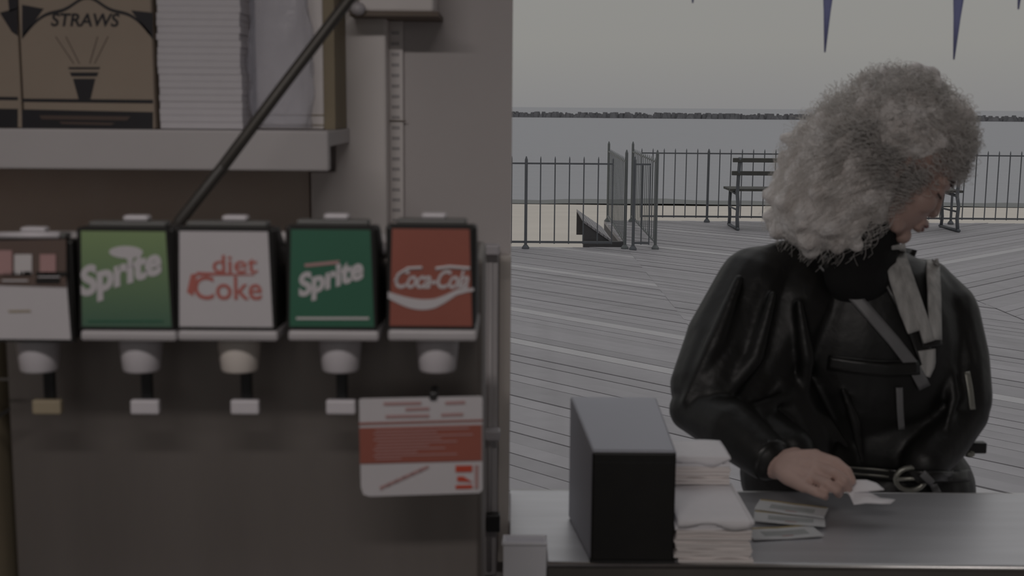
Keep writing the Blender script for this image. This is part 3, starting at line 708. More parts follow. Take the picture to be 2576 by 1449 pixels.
# ================================================================== BOARDWALK, BEACH, SEA
YA, YB2 = 15.05, 18.75                         # deck edge before and beyond the gate
fl_o = struct('floor', MB().box(-6, 1.40, 2.13, YA, -.35, -.05).box(1.40, 14, 2.13, YB2, -.35, -.05), M['joist'], 'wooden boardwalk of weathered planks laid in herringbone', 'boardwalk')
def clip(poly, a, b, c):                        # keep a*x+b*y<=c
    out = []
    for i in range(len(poly)):
        p, q_ = poly[i], poly[(i+1) % len(poly)]
        dp, dq = a*p[0] + b*p[1] - c, a*q_[0] + b*q_[1] - c
        if dp <= 0: out.append(p)
        if (dp < 0 < dq) or (dq < 0 < dp):
            t = dp / (dp - dq); out.append((p[0] + t*(q_[0]-p[0]), p[1] + t*(q_[1]-p[1])))
    return out
def lay(x0, x1, y0, y1, s, wdt=.145, gap=.007):
    """planks at 45 degrees; s = +1 runs down to the right, -1 up to the right"""
    step = wdt * math.sqrt(2); lo = (x0 + s*0 + (y0 if s > 0 else -y1)) ; hi = (x1 + (y1 if s > 0 else -y0))
    k = math.floor(lo / step)
    while k * step < hi:
        c0, c1 = k * step, (k + 1) * step - gap * math.sqrt(2)
        poly = [(x0, y0), (x1, y0), (x1, y1), (x0, y1)]
        poly = clip(poly, -1, -s, -c0); 
        if poly: poly = clip(poly, 1, s, c1)
        if len(poly) >= 3:
            ar = 0.5 * abs(sum(poly[i][0]*poly[(i+1) % len(poly)][1] - poly[(i+1) % len(poly)][0]*poly[i][1] for i in range(len(poly))))
            if ar > .01:
                dz = random.uniform(-.004, .003)
                m = M['plank_glint'] if random.random() < .06 else M['plank']
                cx = sum(p[0] for p in poly) / len(poly); cy = sum(p[1] for p in poly) / len(poly)
                build('plank', MB().prism([(x, y, -.05) for x, y in poly], (0, 0, .05 + dz)), m, fl_o, loc=(cx, cy, 0))
        k += 1
XB = 4.2
lay(-5.0, 1.40, 2.13, YA, 1); lay(1.40, XB, 2.13, YB2, 1)
lay(XB + .01, 11.0, 4.0, YB2, -1)
struct('trim_3', MB().box(-6, 1.40, YA, YA + .06, -.30, -.01).box(1.40, 14, YB2, YB2 + .06, -.30, -.01), M['plank'], 'plank edging along the seaward rim of the boardwalk', 'edging')
# beach and sea
ZS = -3.0
ysh = atz(1900, 515, ZS).y
sand = MB(); 
nxs, nys = 24, 30; vv = []
for j in range(nys + 1):
    for i in range(nxs + 1):
        v = j / nys; y = YA - 1 + (ysh + 12 - YA + 1) * v ** 1.3; x = -60 + 160 * i / nxs
        t = min(1, max(0, (y - YA) / (ysh - YA)))
        vv.append((x, y, -.62 + (ZS + .62) * t ** .9 - max(0, (y - ysh)) * .04 + random.uniform(-.03, .03) * (1 if t < .95 else 0)))
sand.add(vv, [(j*(nxs+1) + i, j*(nxs+1) + i + 1, (j+1)*(nxs+1) + i + 1, (j+1)*(nxs+1) + i) for j in range(nys) for i in range(nxs)])
struct('ground', sand, M['sand'], 'pale sand of the beach below the boardwalk', 'beach', smooth=True)
struct('sea', MB().add([(-9000, ysh - .5, ZS), (9000, ysh - .5, ZS), (9000, 16000, ZS), (-9000, 16000, ZS)], [(0, 1, 2, 3)]), M['sea'], 'calm grey sea stretching to the horizon', 'sea')
# strip of dark wet sand and low surf where the water ends
vv = []
for i in range(61):
    x = -20 + 80 * i / 60; o_ = .6 * math.sin(i * .7) + .4 * math.sin(i * 1.9)
    vv += [(x, ysh - 2.2 + o_ * .3, ZS + .16), (x, ysh + 2.6 + o_, ZS + .02)]
struct('shoreline', MB().add(vv, [(2*i, 2*i + 2, 2*i + 3, 2*i + 1) for i in range(60)]), M['wet_sand'], 'dark wet strip of sand along the edge of the water', 'wet sand')
# breakwater of rocks far out
jy = atz(1900, 300, ZS).y
mb = MB(); rg = np.random.default_rng(4)
for k in range(1200):
    x = -180 + 480 * k / 1200 + rg.normal(0, .4); hgt = rg.uniform(1.0, 2.7); ww = rg.uniform(.8, 2.0)
    yy = jy - 30 * (x - 60) / 240 * 1.0 + rg.normal(0, 1.5)
    top_ = [(x + ww * math.cos(a) * rg.uniform(.3, .7), yy + ww * math.sin(a) * .5, ZS + hgt) for a in np.linspace(0, 6.283, 5, endpoint=False)]
    bot_ = [(x + ww * math.cos(a) * 1.1, yy + ww * math.sin(a), ZS - .3) for a in np.linspace(0, 6.283, 5, endpoint=False)]
    mb.add(bot_ + top_, [(4,3,2,1,0), (5,6,7,8,9)] + [(i, (i+1) % 5, 5 + (i+1) % 5, 5 + i) for i in range(5)])
bw = build('breakwater', mb, M['rock'], loc=(60, jy, ZS)); tag(bw, 'long low breakwater of dark rocks far out in the sea', 'breakwater')
mb = MB()
for x, wd in ((38, 3), (46, 2), (51, 3), (76, 5), (82, 3), (108, 2), (118, 2), (-4, 2)):
    yy = jy - 30 * (x - 60) / 240 + 6
    mb.ball((x, yy, ZS + 1.6), (wd, .8, .9), seg=10, rings=6)
tag(build('surf_spray', mb, M['foam'], loc=(60, jy, ZS)), 'white spray breaking over the distant breakwater', 'surf', kind='stuff')

# ------------------------------------------------------------------ iron fences
def bar_mesh(h0, h1, r_):
    m = MB().tube([(0, 0, h0), (0, 0, h1 - .03)], r_, 6); m.tube([(0, 0, h1 - .03), (0, 0, h1)], [r_, r_ * .3], 6); return m
bar_src = [None, None]
def fence(a, b, pitch, label, cat='fence', name='iron_fence', tip=1.115, top=1.03, low=.085, post_every=8, post_off=0, post_tip=None, m=None, br=.0085, pr=.019, ends=(True, True)):
    a = Vector(a); b = Vector(b); m = m or M['iron']
    root = thing(name, tuple(a), label, cat)
    d = b - a; L = d.length; n = max(1, round(L / pitch)); u = d / L
    nrm = Vector((-u.y, u.x, 0))
    def rail(z, hw, hh):
        q_ = [a + nrm * hw + Vector((0,0,z-hh)), a - nrm * hw + Vector((0,0,z-hh)), a - nrm * hw + Vector((0,0,z+hh)), a + nrm * hw + Vector((0,0,z+hh))]
        build('rail', MB().prism(q_, d), m, root)
    rail(top, .009, .010); rail(low, .010, .013)
    src = psrc = None
    for k in range(n + 1):
        off = d * (k / n)
        isp = (k + post_off) % post_every == 0 or (k == 0 and ends[0]) or (k == n and ends[1])
        if isp:
            if psrc is None:
                pm = MB().tube([(0,0,0), (0,0,(post_tip or tip) - .04)], pr, 10); pm.tube([(0,0,(post_tip or tip) - .04), (0,0,post_tip or tip)], [pr, pr*.3], 10)
                pm.lathe([(pr*2.4, 0), (pr*2.4, .02), (pr*1.2, .05)], seg=12)
                psrc = build('post', pm, m, root, world=False); psrc.location = off
            else: copy_part(psrc, root, off)
        else:
            if src is None:
                src = build('bar', bar_mesh(low - .02, tip, br), m, root, world=False); src.location = off
            else: copy_part(src, root, off)
    return root
y1f = atz(1322, 626, 0).y
pl = atz(1322, 626, 0)
xg = at(1573, 626, y1f).x; xg2 = at(1650, 626, y1f).x
y2f = atz(1778, 559, 0).y
g = .173
nl = 22
fence((pl.x - 32*g, y1f, 0), (pl.x + 6*g, y1f, 0), g, 'near run of dark iron railing beside the stand corner up to the open gate', post_every=8, ends=(True, False))
fence((xg + .09, y1f - .02, 0), (xg2 - .09, y1f - .02, 0), .085, 'short dark iron panel between the two front gate posts', post_every=99, tip=1.03, post_tip=1.12, ends=(False, False))
xb1 = at(1528, 556, y2f).x; xb2 = at(1588, 556, y2f).x
fence((xg, y1f + .075, 0), (xb1, y2f - .02, 0), .25, 'tall iron gate leaf folded back on the side of the long near railing', 'gate', 'iron_gate', tip=1.10, top=1.05, post_every=99, post_tip=1.20, m=M['iron_grey'], br=.006)
fence((xg2, y1f + .075, 0), (xb2, y2f - .02, 0), .25, 'tall iron gate leaf folded back on the side of the bench', 'gate', 'iron_gate', tip=1.10, top=1.05, post_every=99, post_tip=1.20, m=M['iron_grey'], br=.006)
p0 = atz(1778, 559, 0)
fence((p0.x - 6*.167, y2f, 0), (p0.x + 38*.167, y2f, 0), .167, 'far run of dark iron railing behind the slatted bench', post_every=22, post_off=16, ends=(False, True), tip=1.10)
# low wooden ramp behind the railing at the gate
rx0, rx1 = at(1467, 600, y1f + .5).x, at(1548, 600, y1f + .5).x
rr = thing('wooden_ramp', (rx0, y1f + .5, -.05), 'low grey wooden ramp behind the railing beside the gate', 'ramp')
zr = at(1467, 560, y1f + .5).z
def wedge(y0, y1): return MB().prism([(rx0, y0, -.04), (rx1, y0, -.04), (rx1 - .04, y0, .03), (rx0, y0, zr)], (0, y1 - y0, 0))
build('stringer', wedge(y1f + .5, y1f + .56), M['joist'], rr)
build('stringer', wedge(y1f + 2.1, y1f + 2.16), M['joist'], rr)
for k in range(7):
    t0, t1 = k / 7, (k + .9) / 7
    P_ = lambda t: (rx0 + (rx1 - .04 - rx0) * t, zr + (.03 - zr) * t)
    (xa, za), (xb_, zb_) = P_(t0), P_(t1)
    build('tread', MB().prism([(xa, y1f + .48, za), (xb_, y1f + .48, zb_), (xb_, y1f + .48, zb_ + .03), (xa, y1f + .48, za + .03)], (0, 1.7, 0)), M['plank'], rr)
build('sill_beam', MB().box(rx0, rx1 + .10, y1f + .40, y1f + .49, -.049, .05), M['joist'], rr)

# ------------------------------------------------------------------ bench with its back to us
def bench():
    b0 = atz(1855, 579, 0); b1 = atz(2404, 582, 0)
    xL, xR, yb_ = b0.x, b1.x, b0.y
    root = thing('park_bench', (xL, yb_, 0), 'long slatted bench with iron end frames facing the sea', 'bench')
    yfr = yb_ + .68
    for x in (xL, (xL + xR) / 2, xR):
        f = MB()
        f.tube([(x, yb_ - .06, .02), (x, yfr + .06, .02)], .022, 8)
        f.tube([(x, yb_, .02), (x, yb_ + .05, .18), (x, yb_ + .02, .36), (x, yb_ + .10, .50), (x, yb_ + .06, .75), (x, yb_ - .02, 1.02)], .026, 8)
        f.tube([(x, yfr, .02), (x, yfr - .03, .16), (x, yfr + .02, .34), (x, yfr - .02, .52)], .024, 8)
        f.tube([(x, yb_ + .08, .50), (x, yfr, .52)], .022, 8)
        f.tube([(x, yb_ + .04, .28), (x, yfr, .28)], .014, 8)
        build('end_frame', f, M['iron'], root, smooth=True)
    for zc, yo in ((.985, -.035), (.80, .02)):
        build('back_slat', MB().box(xL - .10, xR + .10, yb_ + yo, yb_ + yo + .035, zc - .03, zc + .03), M['bench'], root, bevel=.006)
    for k in range(4):
        yy = yb_ + .14 + k * .145
        build('seat_slat', MB().box(xL - .10, xR + .10, yy, yy + .12, .54, .575), M['bench'], root, bevel=.006)
bench()

# ------------------------------------------------------------------ blue pennants hanging under the eaves
YP = 2.29
zs_ = 2.40
ps = thing('bunting', (0.9, YP, zs_), 'string of narrow blue pennants hanging under the eaves outside the hatch', 'bunting')
build('cord', MB().tube([(-.3, YP, zs_ + .02), (.4, YP, zs_), (1.0, YP, zs_ - .005), (1.8, YP, zs_), (2.4, YP, zs_ + .02)], .003, 6), M['string'], ps)
for k, (px, py, lean) in enumerate(((1742, 8, 0.0), (2074, 132, 8), (2398, 150, 12), (2560, 24, 10))):
    t = at(px, py, YP); hw = .070 if k else .06
    top_x = t.x + lean / 1250
    mb = MB(); n = 8; vv = []
    for i in range(n + 1):
        u = i / n; z = zs_ + (t.z - zs_) * u; c_ = top_x + (t.x - top_x) * u; ww = hw * (1 - u) ** 1.25 + .0012
        for j in range(5):
            s_ = j / 4 * 2 - 1
            vv.append((c_ + ww * s_, YP - .004 + .006 * math.sin(s_ * 3 + u * 2) * (1 - u), z))
    mb.add(vv, [(i*5 + j, i*5 + j + 1, (i+1)*5 + j + 1, (i+1)*5 + j) for i in range(n) for j in range(4)])
    o = build('pennant', mb, M['pennant'], ps, smooth=True)
    sm = o.modifiers.new('thickness', 'SOLIDIFY'); sm.thickness = .0012

# ------------------------------------------------------------------ unseen ceiling lamp, added to light the stand
LY = .05
lp = thing('fill_lamp', (-.35, LY, 2.62), 'long unseen fluorescent lamp added to fill the stand with light', 'lamp')
build('housing', MB().box(-1.05, .35, LY - .08, LY + .08, 2.57, 2.618), M['white_pl'], lp, bevel=.006)
for yy in (LY - .04, LY + .04):
    build('tube', MB().tube([(-1.0, yy, 2.553), (.30, yy, 2.553)], .014, 12), M['tube'], lp, smooth=True)
ld = bpy.data.lights.new('fill_light', 'AREA'); ld.shape = 'RECTANGLE'; ld.size = 1.3; ld.size_y = .14; ld.energy = 14.5; ld.color = (1, .93, .90)
lo = bpy.data.objects.new('fill_light', ld); col.objects.link(lo); lo.parent = lp; lo.location = (0, 0, -.09)

# ================================================================== THE WOMAN AT THE COUNTER
def woman():
    V = lambda *a: at(*a)
    root_loc = Vector((at(2200, 900, 2.40).x, 2.42, 0))
    # ---- head frame
    fwd = Vector((math.cos(R(33)), -.16, -math.sin(R(33)))).normalized()
    upv = Vector((math.sin(R(33)), 0, math.cos(R(33)))); left = upv.cross(fwd).normalized(); upv = fwd.cross(left).normalized()
    RH = Matrix((fwd, left, upv)).transposed()
    chin = at(2266, 602, 2.33)
    hc = chin - RH @ Vector((.072, 0, -.108))
    H = lambda x, y, z: hc + RH @ Vector((x, y, z))
    body = MB()
    body.ball(H(-.012, 0, .040), (.097, .074, .088), RH)                 # cranium
    body.ball(H(.030, 0, -.035), (.058, .060, .082), RH)                 # face block
    body.ball(H(.018, 0, -.070), (.062, .050, .040), RH)                 # jaw
    body.ball(H(.071, 0, -.100), (.016, .020, .016), RH)                 # chin
    body.chain([H(.078, 0, .012), H(.088, 0, -.018), H(.092, 0, -.033)], [.009, .011, .012])   # nose
    for s in (-1, 1):
        body.ball(H(.089, s * .011, -.036), (.010, .008, .007), RH)      # nostril wings
        body.chain([H(.080, s * .012, .018), H(.068, s * .045, .018)], [.011, .011])            # brow
        body.ball(H(.058, s * .040, -.030), (.026, .020, .024), RH)      # cheek
        body.ball(H(.070, s * .031, .001), (.014, .016, .011), RH)       # closed eyelid
        body.chain([H(-.010, s * .074, .010), H(-.016, s * .079, -.012), H(-.006, s * .073, -.030)], [.008, .009, .006])   # ear
        body.chain([H(-.015, s * .052, -.045), H(.045, s * .036, -.092)], [.022, .016])         # jaw line
    body.chain([H(.086, -.018, -.060), H(.092, 0, -.058), H(.086, .018, -.060)], [.006, .0075, .006])      # upper lip
    body.chain([H(.083, -.016, -.073), H(.088, 0, -.073), H(.083, .016, -.073)], [.006, .008, .006])       # lower lip
    nk = V(2150, 720, 2.42)
    body.chain([H(-.035, 0, -.03), H(-.02, 0, -.085), nk], [.055, .053, .062])
    # ---- trunk and limbs
    sR, sL = V(1935, 760, 2.40), V(2350, 790, 2.42)
    body.chain([sR, nk + Vector((0, 0, -.04)), sL], [.055, .075, .055])
    body.ball(V(2170, 900, 2.40), (.150, .095, .20)); body.ball(V(2210, 1110, 2.40), (.125, .09, .14)); body.ball(V(2240, 1270, 2.40), (.155, .11, .13))
    eR = V(1764, 1020, 2.28); wR = V(1952, 1168, 2.118)
    body.chain([sR, (sR + eR) / 2, eR], [.052, .048, .042]); body.chain([eR, (eR * .6 + wR * .4), wR], [.042, .040, .027])
    eL = V(2405, 1030, 2.36); wL = V(2345, 1130, 2.34)
    body.chain([sL, eL], [.050, .042]); body.chain([eL, wL], [.042, .028]); body.ball(wL + Vector((-.03, .03, -.04)), (.040, .03, .03))
    hipc = V(2240, 1300, 2.40)
    for s in (-1, 1):
        hp_ = Vector((hipc.x + s * .085, 2.42, .86)); kn = Vector((hipc.x + s * .095, 2.40, .48)); an = Vector((hipc.x + s * .10, 2.47, .09))
        body.chain([hp_, kn, an], [.088, .058, .040]); body.chain([an - Vector((0, 0, .03)), an + Vector((0, -.15, -.05))], [.038, .030])
    # ---- right hand, pinching a napkin
    def hp3(l): return [V(*p) for p in l]
    idx = hp3([(2052, 1146, 2.070), (2102, 1163, 2.025), (2130, 1186, 2.002), (2143, 1210, 1.992)])
    mid = hp3([(2056, 1174, 2.045), (2102, 1192, 1.992), (2124, 1209, 1.978), (2133, 1228, 1.985)])
    rng_ = hp3([(2044, 1201, 2.025), (2084, 1219, 1.976), (2104, 1231, 1.972), (2110, 1243, 1.988)])
    pin = hp3([(2022, 1224, 2.012), (2054, 1238, 1.975), (2072, 1244, 1.974), (2076, 1250, 1.990)])
    thb = hp3([(2000, 1150, 2.105), (2060, 1190, 2.075), (2110, 1212, 2.035), (2138, 1222, 2.004)])
    for f, r_ in ((idx, .0092), (mid, .0095), (rng_, .0090), (pin, .0080), (thb, .0105)):
        body.chain(f, [r_ * 1.12, r_ * 1.06, r_, r_ * .82], 12)
    for f, r_ in ((idx, .0165), (mid, .0165), (rng_, .0160), (pin, .0150)):
        body.chain([wR + Vector((.004, 0, 0)), (wR + f[0]) / 2, f[0]], [.022, .019, r_ * .72], 12)
        body.ball(f[0], .0108)
    body.chain([wR, thb[0], thb[1]], [.022, .018, .012], 12)
    body.chain([idx[0], mid[0], rng_[0], pin[0]], [.0115, .012, .0115, .0105], 12)
    body.chain([(wR * .35 + pin[0] * .65) + Vector((0, .02, -.004)), (wR * .6 + thb[1] * .4)], [.017, .016], 12)
    o = build('person', body, M['skin'], loc=root_loc)
    bake(o, .0028, 3, .5)
    tag(o, 'person in black leather jacket leaning on the counter, head turned aside, pinching a napkin', 'person')
    pers = o
    nails = [(idx, .006), (mid, .006)]
    # ---- trousers and shoes
    tr = MB(); tr.ball(V(2240, 1290, 2.40), (.172, .128, .135))
    for s in (-1, 1):
        hp_ = Vector((hipc.x + s * .085, 2.42, .86)); kn = Vector((hipc.x + s * .095, 2.40, .48)); an = Vector((hipc.x + s * .10, 2.47, .12))
        tr.chain([hp_, kn, an], [.108, .078, .064])
    bake(build('trousers', tr, M['denim'], pers), .009, 3)
    for s in (-1, 1):
        an = Vector((hipc.x + s * .10, 2.47, .07)); sh_ = MB()
        sh_.chain([an, an + Vector((0, -.16, -.022))], [.052, .042]); sh_.ball(an + Vector((0, -.06, -.045)), (.05, .14, .025))
        bake(build('shoe', sh_, M['black_satin'], pers), .006, 3)
    # ---- jacket
    j = MB()
    j.ball(V(2190, 900, 2.41), (.185, .125, .225)); j.ball(V(2195, 780, 2.42), (.175, .105, .12))
    j.ball(V(2230, 1110, 2.41), (.150, .115, .13)); j.ball(V(2262, 1225, 2.41), (.150, .125, .12))
    a0, a1 = V(2105, 676, 2.43), V(1905, 722, 2.40)
    j.chain([a0, V(1985, 682, 2.42), a1], [.060, .064, .078])                                  # right shoulder
    j.chain([V(2255, 690, 2.44), V(2330, 716, 2.44), V(2372, 780, 2.42)], [.040, .052, .066])     # left shoulder
    j.chain([a1, V(1838, 870, 2.36), V(1784, 970, 2.31), V(1740, 1030, 2.285)], [.082, .092, .076, .044])   # upper sleeve
    j.chain([V(2000, 760, 2.40), V(1905, 930, 2.36), V(1840, 1030, 2.30)], [.090, .085, .058])
    j.chain([V(1744, 1032, 2.283), V(1840, 1078, 2.21), V(1925, 1148, 2.14)], [.044, .056, .044])
    j.chain([V(1960, 1000, 2.33), V(2010, 1100, 2.32)], [.07, .07])
    j.ball(V(2025, 1190, 2.37), (.130, .085, .12))          # forearm sleeve
    j.chain([V(1900, 1080, 2.27), V(1990, 1130, 2.20)], [.055, .045])
    j.chain([V(2378, 790, 2.42), V(2402, 900, 2.40), V(2412, 1000, 2.37), V(2420, 1035, 2.36)], [.066, .066, .064, .052])
    j.chain([V(2420, 1035, 2.36), V(2370, 1110, 2.32), V(2325, 1165, 2.28)], [.052, .050, .045])
    # folds: raised ridges along the sleeves and front
    for pts, rr_ in (([(1860, 700, 2.315), (1800, 860, 2.275), (1725, 1010, 2.25)], .020), ([(1945, 740, 2.30), (1900, 900, 2.27), (1790, 1040, 2.235)], .018),
                     ([(1775, 1060, 2.225), (1880, 1040, 2.225), (1990, 990, 2.27)], .018), ([(2000, 1010, 2.28), (2080, 1060, 2.285), (2130, 1120, 2.285)], .013),
                     ([(2010, 760, 2.30), (2030, 900, 2.285), (2020, 1030, 2.29)], .016), ([(2120, 980, 2.285), (2150, 1060, 2.285), (2170, 1160, 2.29)], .012),
                     ([(2420, 800, 2.36), (2440, 920, 2.34), (2450, 1010, 2.33)], .012), ([(2390, 900, 2.335), (2400, 1000, 2.31), (2380, 1080, 2.285)], .012)):
        P3 = [V(*p) for p in pts]
        j.chain(P3, [rr_ * .5, rr_, rr_ * .5], 10)
    jk = build('jacket', j, M['leather'], pers)
    bake(jk, .0055, 7, .5)
    # collar standing round the neck
    # ---- a tree over jacket + body for laying on details
    def tree(objs):
        vv, ff = [], []
        for q_ in objs:
            me = q_.data; wl = wloc(q_); o_ = len(vv)
            vv += [v.co + wl for v in me.vertices]; ff += [tuple(i + o_ for i in p.vertices) for p in me.polygons]
        return BVHTree.FromPolygons(vv, ff)
    bv = tree([jk])
    def hit(px, py, off=.003):
        d = ray(px, py).normalized(); r_ = bv.ray_cast(CAM, d)
        if r_[0] is None: return at(px, py, 2.30)
        return r_[0] - d * off
    def ribbon(name, pts, half, m, thick=.003, off=.004, n=18, parent=None, taper=None):
        P2 = [Vector((x, y, 0)) for x, y in pts]; seg = [0]
        for i in range(1, len(P2)): seg.append(seg[-1] + (P2[i] - P2[i-1]).length)
        vv = []; 
        for i in range(n + 1):
            s_ = seg[-1] * i / n; k = max(q_ for q_ in range(len(P2) - 1) if seg[q_] <= s_ + 1e-6)
            u = (s_ - seg[k]) / max(1e-6, seg[k+1] - seg[k]); c_ = P2[k].lerp(P2[k+1], u); t_ = (P2[k+1] - P2[k]).normalized(); nn = Vector((-t_.y, t_.x, 0))
            hw = half if taper is None else half * (taper[0] + (taper[1] - taper[0]) * i / n)
            for j_ in range(5):
                q_ = c_ + nn * hw * (j_ / 2 - 1); h_ = hit(q_.x, q_.y, off); vv.append(h_)
        # even out depth so a strip never dives into a fold
        mb = MB().add(vv, [(i*5 + a, i*5 + a + 1, (i+1)*5 + a + 1, (i+1)*5 + a) for i in range(n) for a in range(4)])
        o_ = build(name, mb, m, parent or pers, smooth=True)
        sm = o_.modifiers.new('thickness', 'SOLIDIFY'); sm.thickness = thick; sm.offset = 0
        return o_
    tag(ribbon('lapel_sheen', [(2070, 660), (2118, 712), (2180, 780), (2250, 860), (2300, 925), (2326, 975)], 15, M['strap'], .004, .006, 26), 'grey band painted as sky sheen along the jacket lapel edge')  # lapel edge reflecting the sky, painted as a grey band
    ribbon('lapel', [(2232, 690), (2290, 800), (2335, 910)], 20, M['leather_trim'], .004, .004, 16, jk)
    ribbon('pocket_flap', [(2082, 912), (2150, 922), (2230, 930), (2312, 926)], 16, M['leather_trim'], .006, .006, 20, jk)
    ribbon('pocket_flap', [(2318, 862), (2368, 858)], 12, M['leather_trim'], .005, .006, 8, jk)
    ribbon('pocket_seam', [(2084, 896), (2200, 908), (2310, 908)], 2.5, M['leather_trim'], .003, .005, 18, jk)
    # scarf ends
    sc = ribbon('scarf', [(2246, 622), (2262, 700), (2282, 780), (2300, 835)], 30, M['scarf'], .006, .010, 22, None, (1.0, .55)); sc['label'] = 'pale scarf hanging inside the open jacket'
    ribbon('scarf_fold', [(2262, 640), (2290, 720), (2318, 800), (2336, 860)], 13, M['scarf'], .008, .014, 18, sc)
    ribbon('scarf_end', [(2346, 655), (2350, 740), (2352, 855)], 15, M['scarf'], .006, .010, 16, sc)
    ribbon('scarf_tail', [(2330, 880), (2335, 915), (2325, 945)], 22, M['scarf'], .005, .004, 10, sc, (1, .6))
    ribbon('sleeve_zip', [(2432, 935), (2440, 980), (2446, 1030)], 7, M['buckle'], .004, .004, 10, jk)
    ribbon('front_zip', [(2262, 975), (2264, 1030), (2268, 1080)], 8, M['strap'], .004, .004, 10, jk)
    # belt with buckle
    ribbon('belt', [(2090, 1180), (2180, 1188), (2260, 1196), (2360, 1200), (2440, 1196)], 14, M['leather_trim'], .006, .006, 24, jk)
    ribbon('belt_stitch', [(2100, 1172), (2180, 1179), (2236, 1184)], 2, M['buckle'], .002, .010, 12, jk)
    ribbon('belt_stitch', [(2100, 1186), (2180, 1194), (2236, 1199)], 2, M['buckle'], .002, .010, 12, jk)
    bc = hit(2290, 1205, .012)
    ring = [bc + Vector((.028 * math.cos(a), 0, .022 * math.sin(a))) for a in np.linspace(0, 2*math.pi, 17)]
    bk = build('belt_buckle', MB().tube(ring, .0055, 8, cap=False), M['buckle'], jk, smooth=True)
    build('buckle_tongue', MB().tube([bc + Vector((-.028, -.004, 0)), bc + Vector((.04, -.006, .006))], .004, 8), M['buckle'], bk, smooth=True)
    ribbon('belt_end', [(2320, 1190), (2345, 1215), (2360, 1245)], 9, M['strap'], .004, .010, 8, jk)
    # waist tab at the side
    wt_ = V(2456, 1122, 2.36)
    build('waist_tab', MB().box(wt_.x - .030, wt_.x + .016, 2.345, 2.365, wt_.z - .012, wt_.z + .010), M['leather_trim'], jk, bevel=.003)
    build('tab_stud', MB().ball(V(2440, 1142, 2.345), (.010, .006, .007)), M['buckle'], jk, smooth=True)
    # roll-neck and collar
    rn = MB()
    n0, n1 = H(-.022, 0, -.088), V(2158, 705, 2.41)
    rn.chain([n0, n1], [.066, .078]); rn.ball(V(2150, 705, 2.38), (.078, .080, .062))
    bake(build('roll_neck', rn, M['knit'], pers), .005, 4)
    def collar(c, r_, a0_, a1_, h_, tilt):
        vv = []; n = 20
        for i in range(n + 1):
            a = R(a0_ + (a1_ - a0_) * i / n)
            for k_ in range(4):
                rr_ = r_ + .016 * (k_ / 3); vv.append(c + Vector((rr_ * math.cos(a), rr_ * .8 * math.sin(a), h_ * (k_ / 3) + tilt * math.cos(a))))
        return MB().add(vv, [(i*4 + k_, i*4 + k_ + 1, (i+1)*4 + k_ + 1, (i+1)*4 + k_) for i in range(n) for k_ in range(3)])
    co = build('collar', collar(V(2150, 690, 2.42), .10, 0, 235, .05, 0), M['leather_trim'], jk, smooth=True)
    sm = co.modifiers.new('thickness', 'SOLIDIFY'); sm.thickness = .006
    cf = MB(); axis = (wR - eR).normalized(); cfc = wR - axis * .018
    cf.tube([cfc - axis * .014, cfc + axis * .010], [.0415, .0405], 20)
    build('cuff', cf, M['leather_trim'], jk, smooth=True)
    # ---- face details
    build('lips', MB().chain([H(.089, -.014, -.062), H(.0965, 0, -.061), H(.089, .014, -.062)], [.0035, .005, .0035]).chain([H(.087, -.012, -.071), H(.0935, 0, -.071), H(.087, .012, -.071)], [.0035, .005, .0035]), M['lips'], pers, smooth=True)
    for s in (-1, 1):
        build('eyebrow', MB().chain([H(.089, s * .014, .024), H(.086, s * .034, .028), H(.070, s * .052, .023)], [.003, .0035, .002]), M['brow'], pers, smooth=True)
        build('eyelash', MB().chain([H(.083, s * .020, -.006), H(.083, s * .034, -.008), H(.072, s * .046, -.005)], [.0015, .002, .0015], 8), M['brow'], pers, smooth=True)
    # ---- hair: envelope blobs in the picture, given depth
    blobs = [((2225, 372, 2.40), (.150, .140, .150)), ((2120, 440, 2.40), (.135, .135, .150)), ((2050, 520, 2.40), (.095, .115, .105)),
             ((2330, 340, 2.37), (.085, .110, .092)), ((2170, 545, 2.36), (.085, .080, .075)), ((2262, 260, 2.40), (.095, .10, .075)), ((2165, 455, 2.315), (.080, .055, .10))]
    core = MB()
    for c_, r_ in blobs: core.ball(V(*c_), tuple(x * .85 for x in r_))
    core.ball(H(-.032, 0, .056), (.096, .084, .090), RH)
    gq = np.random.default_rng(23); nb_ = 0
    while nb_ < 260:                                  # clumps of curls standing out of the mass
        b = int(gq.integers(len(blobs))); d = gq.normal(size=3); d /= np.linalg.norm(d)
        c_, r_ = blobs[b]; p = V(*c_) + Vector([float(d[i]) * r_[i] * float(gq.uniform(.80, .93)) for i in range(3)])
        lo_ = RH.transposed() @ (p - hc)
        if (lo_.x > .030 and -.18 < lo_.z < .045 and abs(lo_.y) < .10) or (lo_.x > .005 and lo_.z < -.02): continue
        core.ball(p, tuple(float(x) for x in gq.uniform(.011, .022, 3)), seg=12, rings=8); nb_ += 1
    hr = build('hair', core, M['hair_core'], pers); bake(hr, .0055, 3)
    BC = np.array([V(*c_)[:] for c_, _ in blobs]); BR = np.array([r_ for _, r_ in blobs])
    HCN = np.array(hc[:]); RHn = np.array([[RH[i][k_] for k_ in range(3)] for i in range(3)])
    g2 = np.random.default_rng(11)
    NS, NP = 3400, 34
    # ends spread over the envelope
    wts = np.array([1.3, 1.3, .9, .9, .7, .7, .8]); wts = wts / wts.sum()
    ends = []; 
    while len(ends) < NS:
        b = g2.choice(len(BC), p=wts); d = g2.normal(size=3); d /= np.linalg.norm(d)
        p = BC[b] + BR[b] * d * g2.uniform(.84, 1.08)
        q_ = ((p - BC) / BR); dd = np.sqrt((q_ ** 2).sum(1)); dd[b] = 9
        if (dd < .82).any(): continue
        lx, ly, lz = RHn.T @ (p - HCN)
        if lx > .045 and lz < .035 and lz > -.17 and abs(ly) < .085: continue          # keep the face clear
        if lx > .02 and lz < -.03 and abs(ly) < .09: continue
        if lx > .125: continue
        ends.append(p)
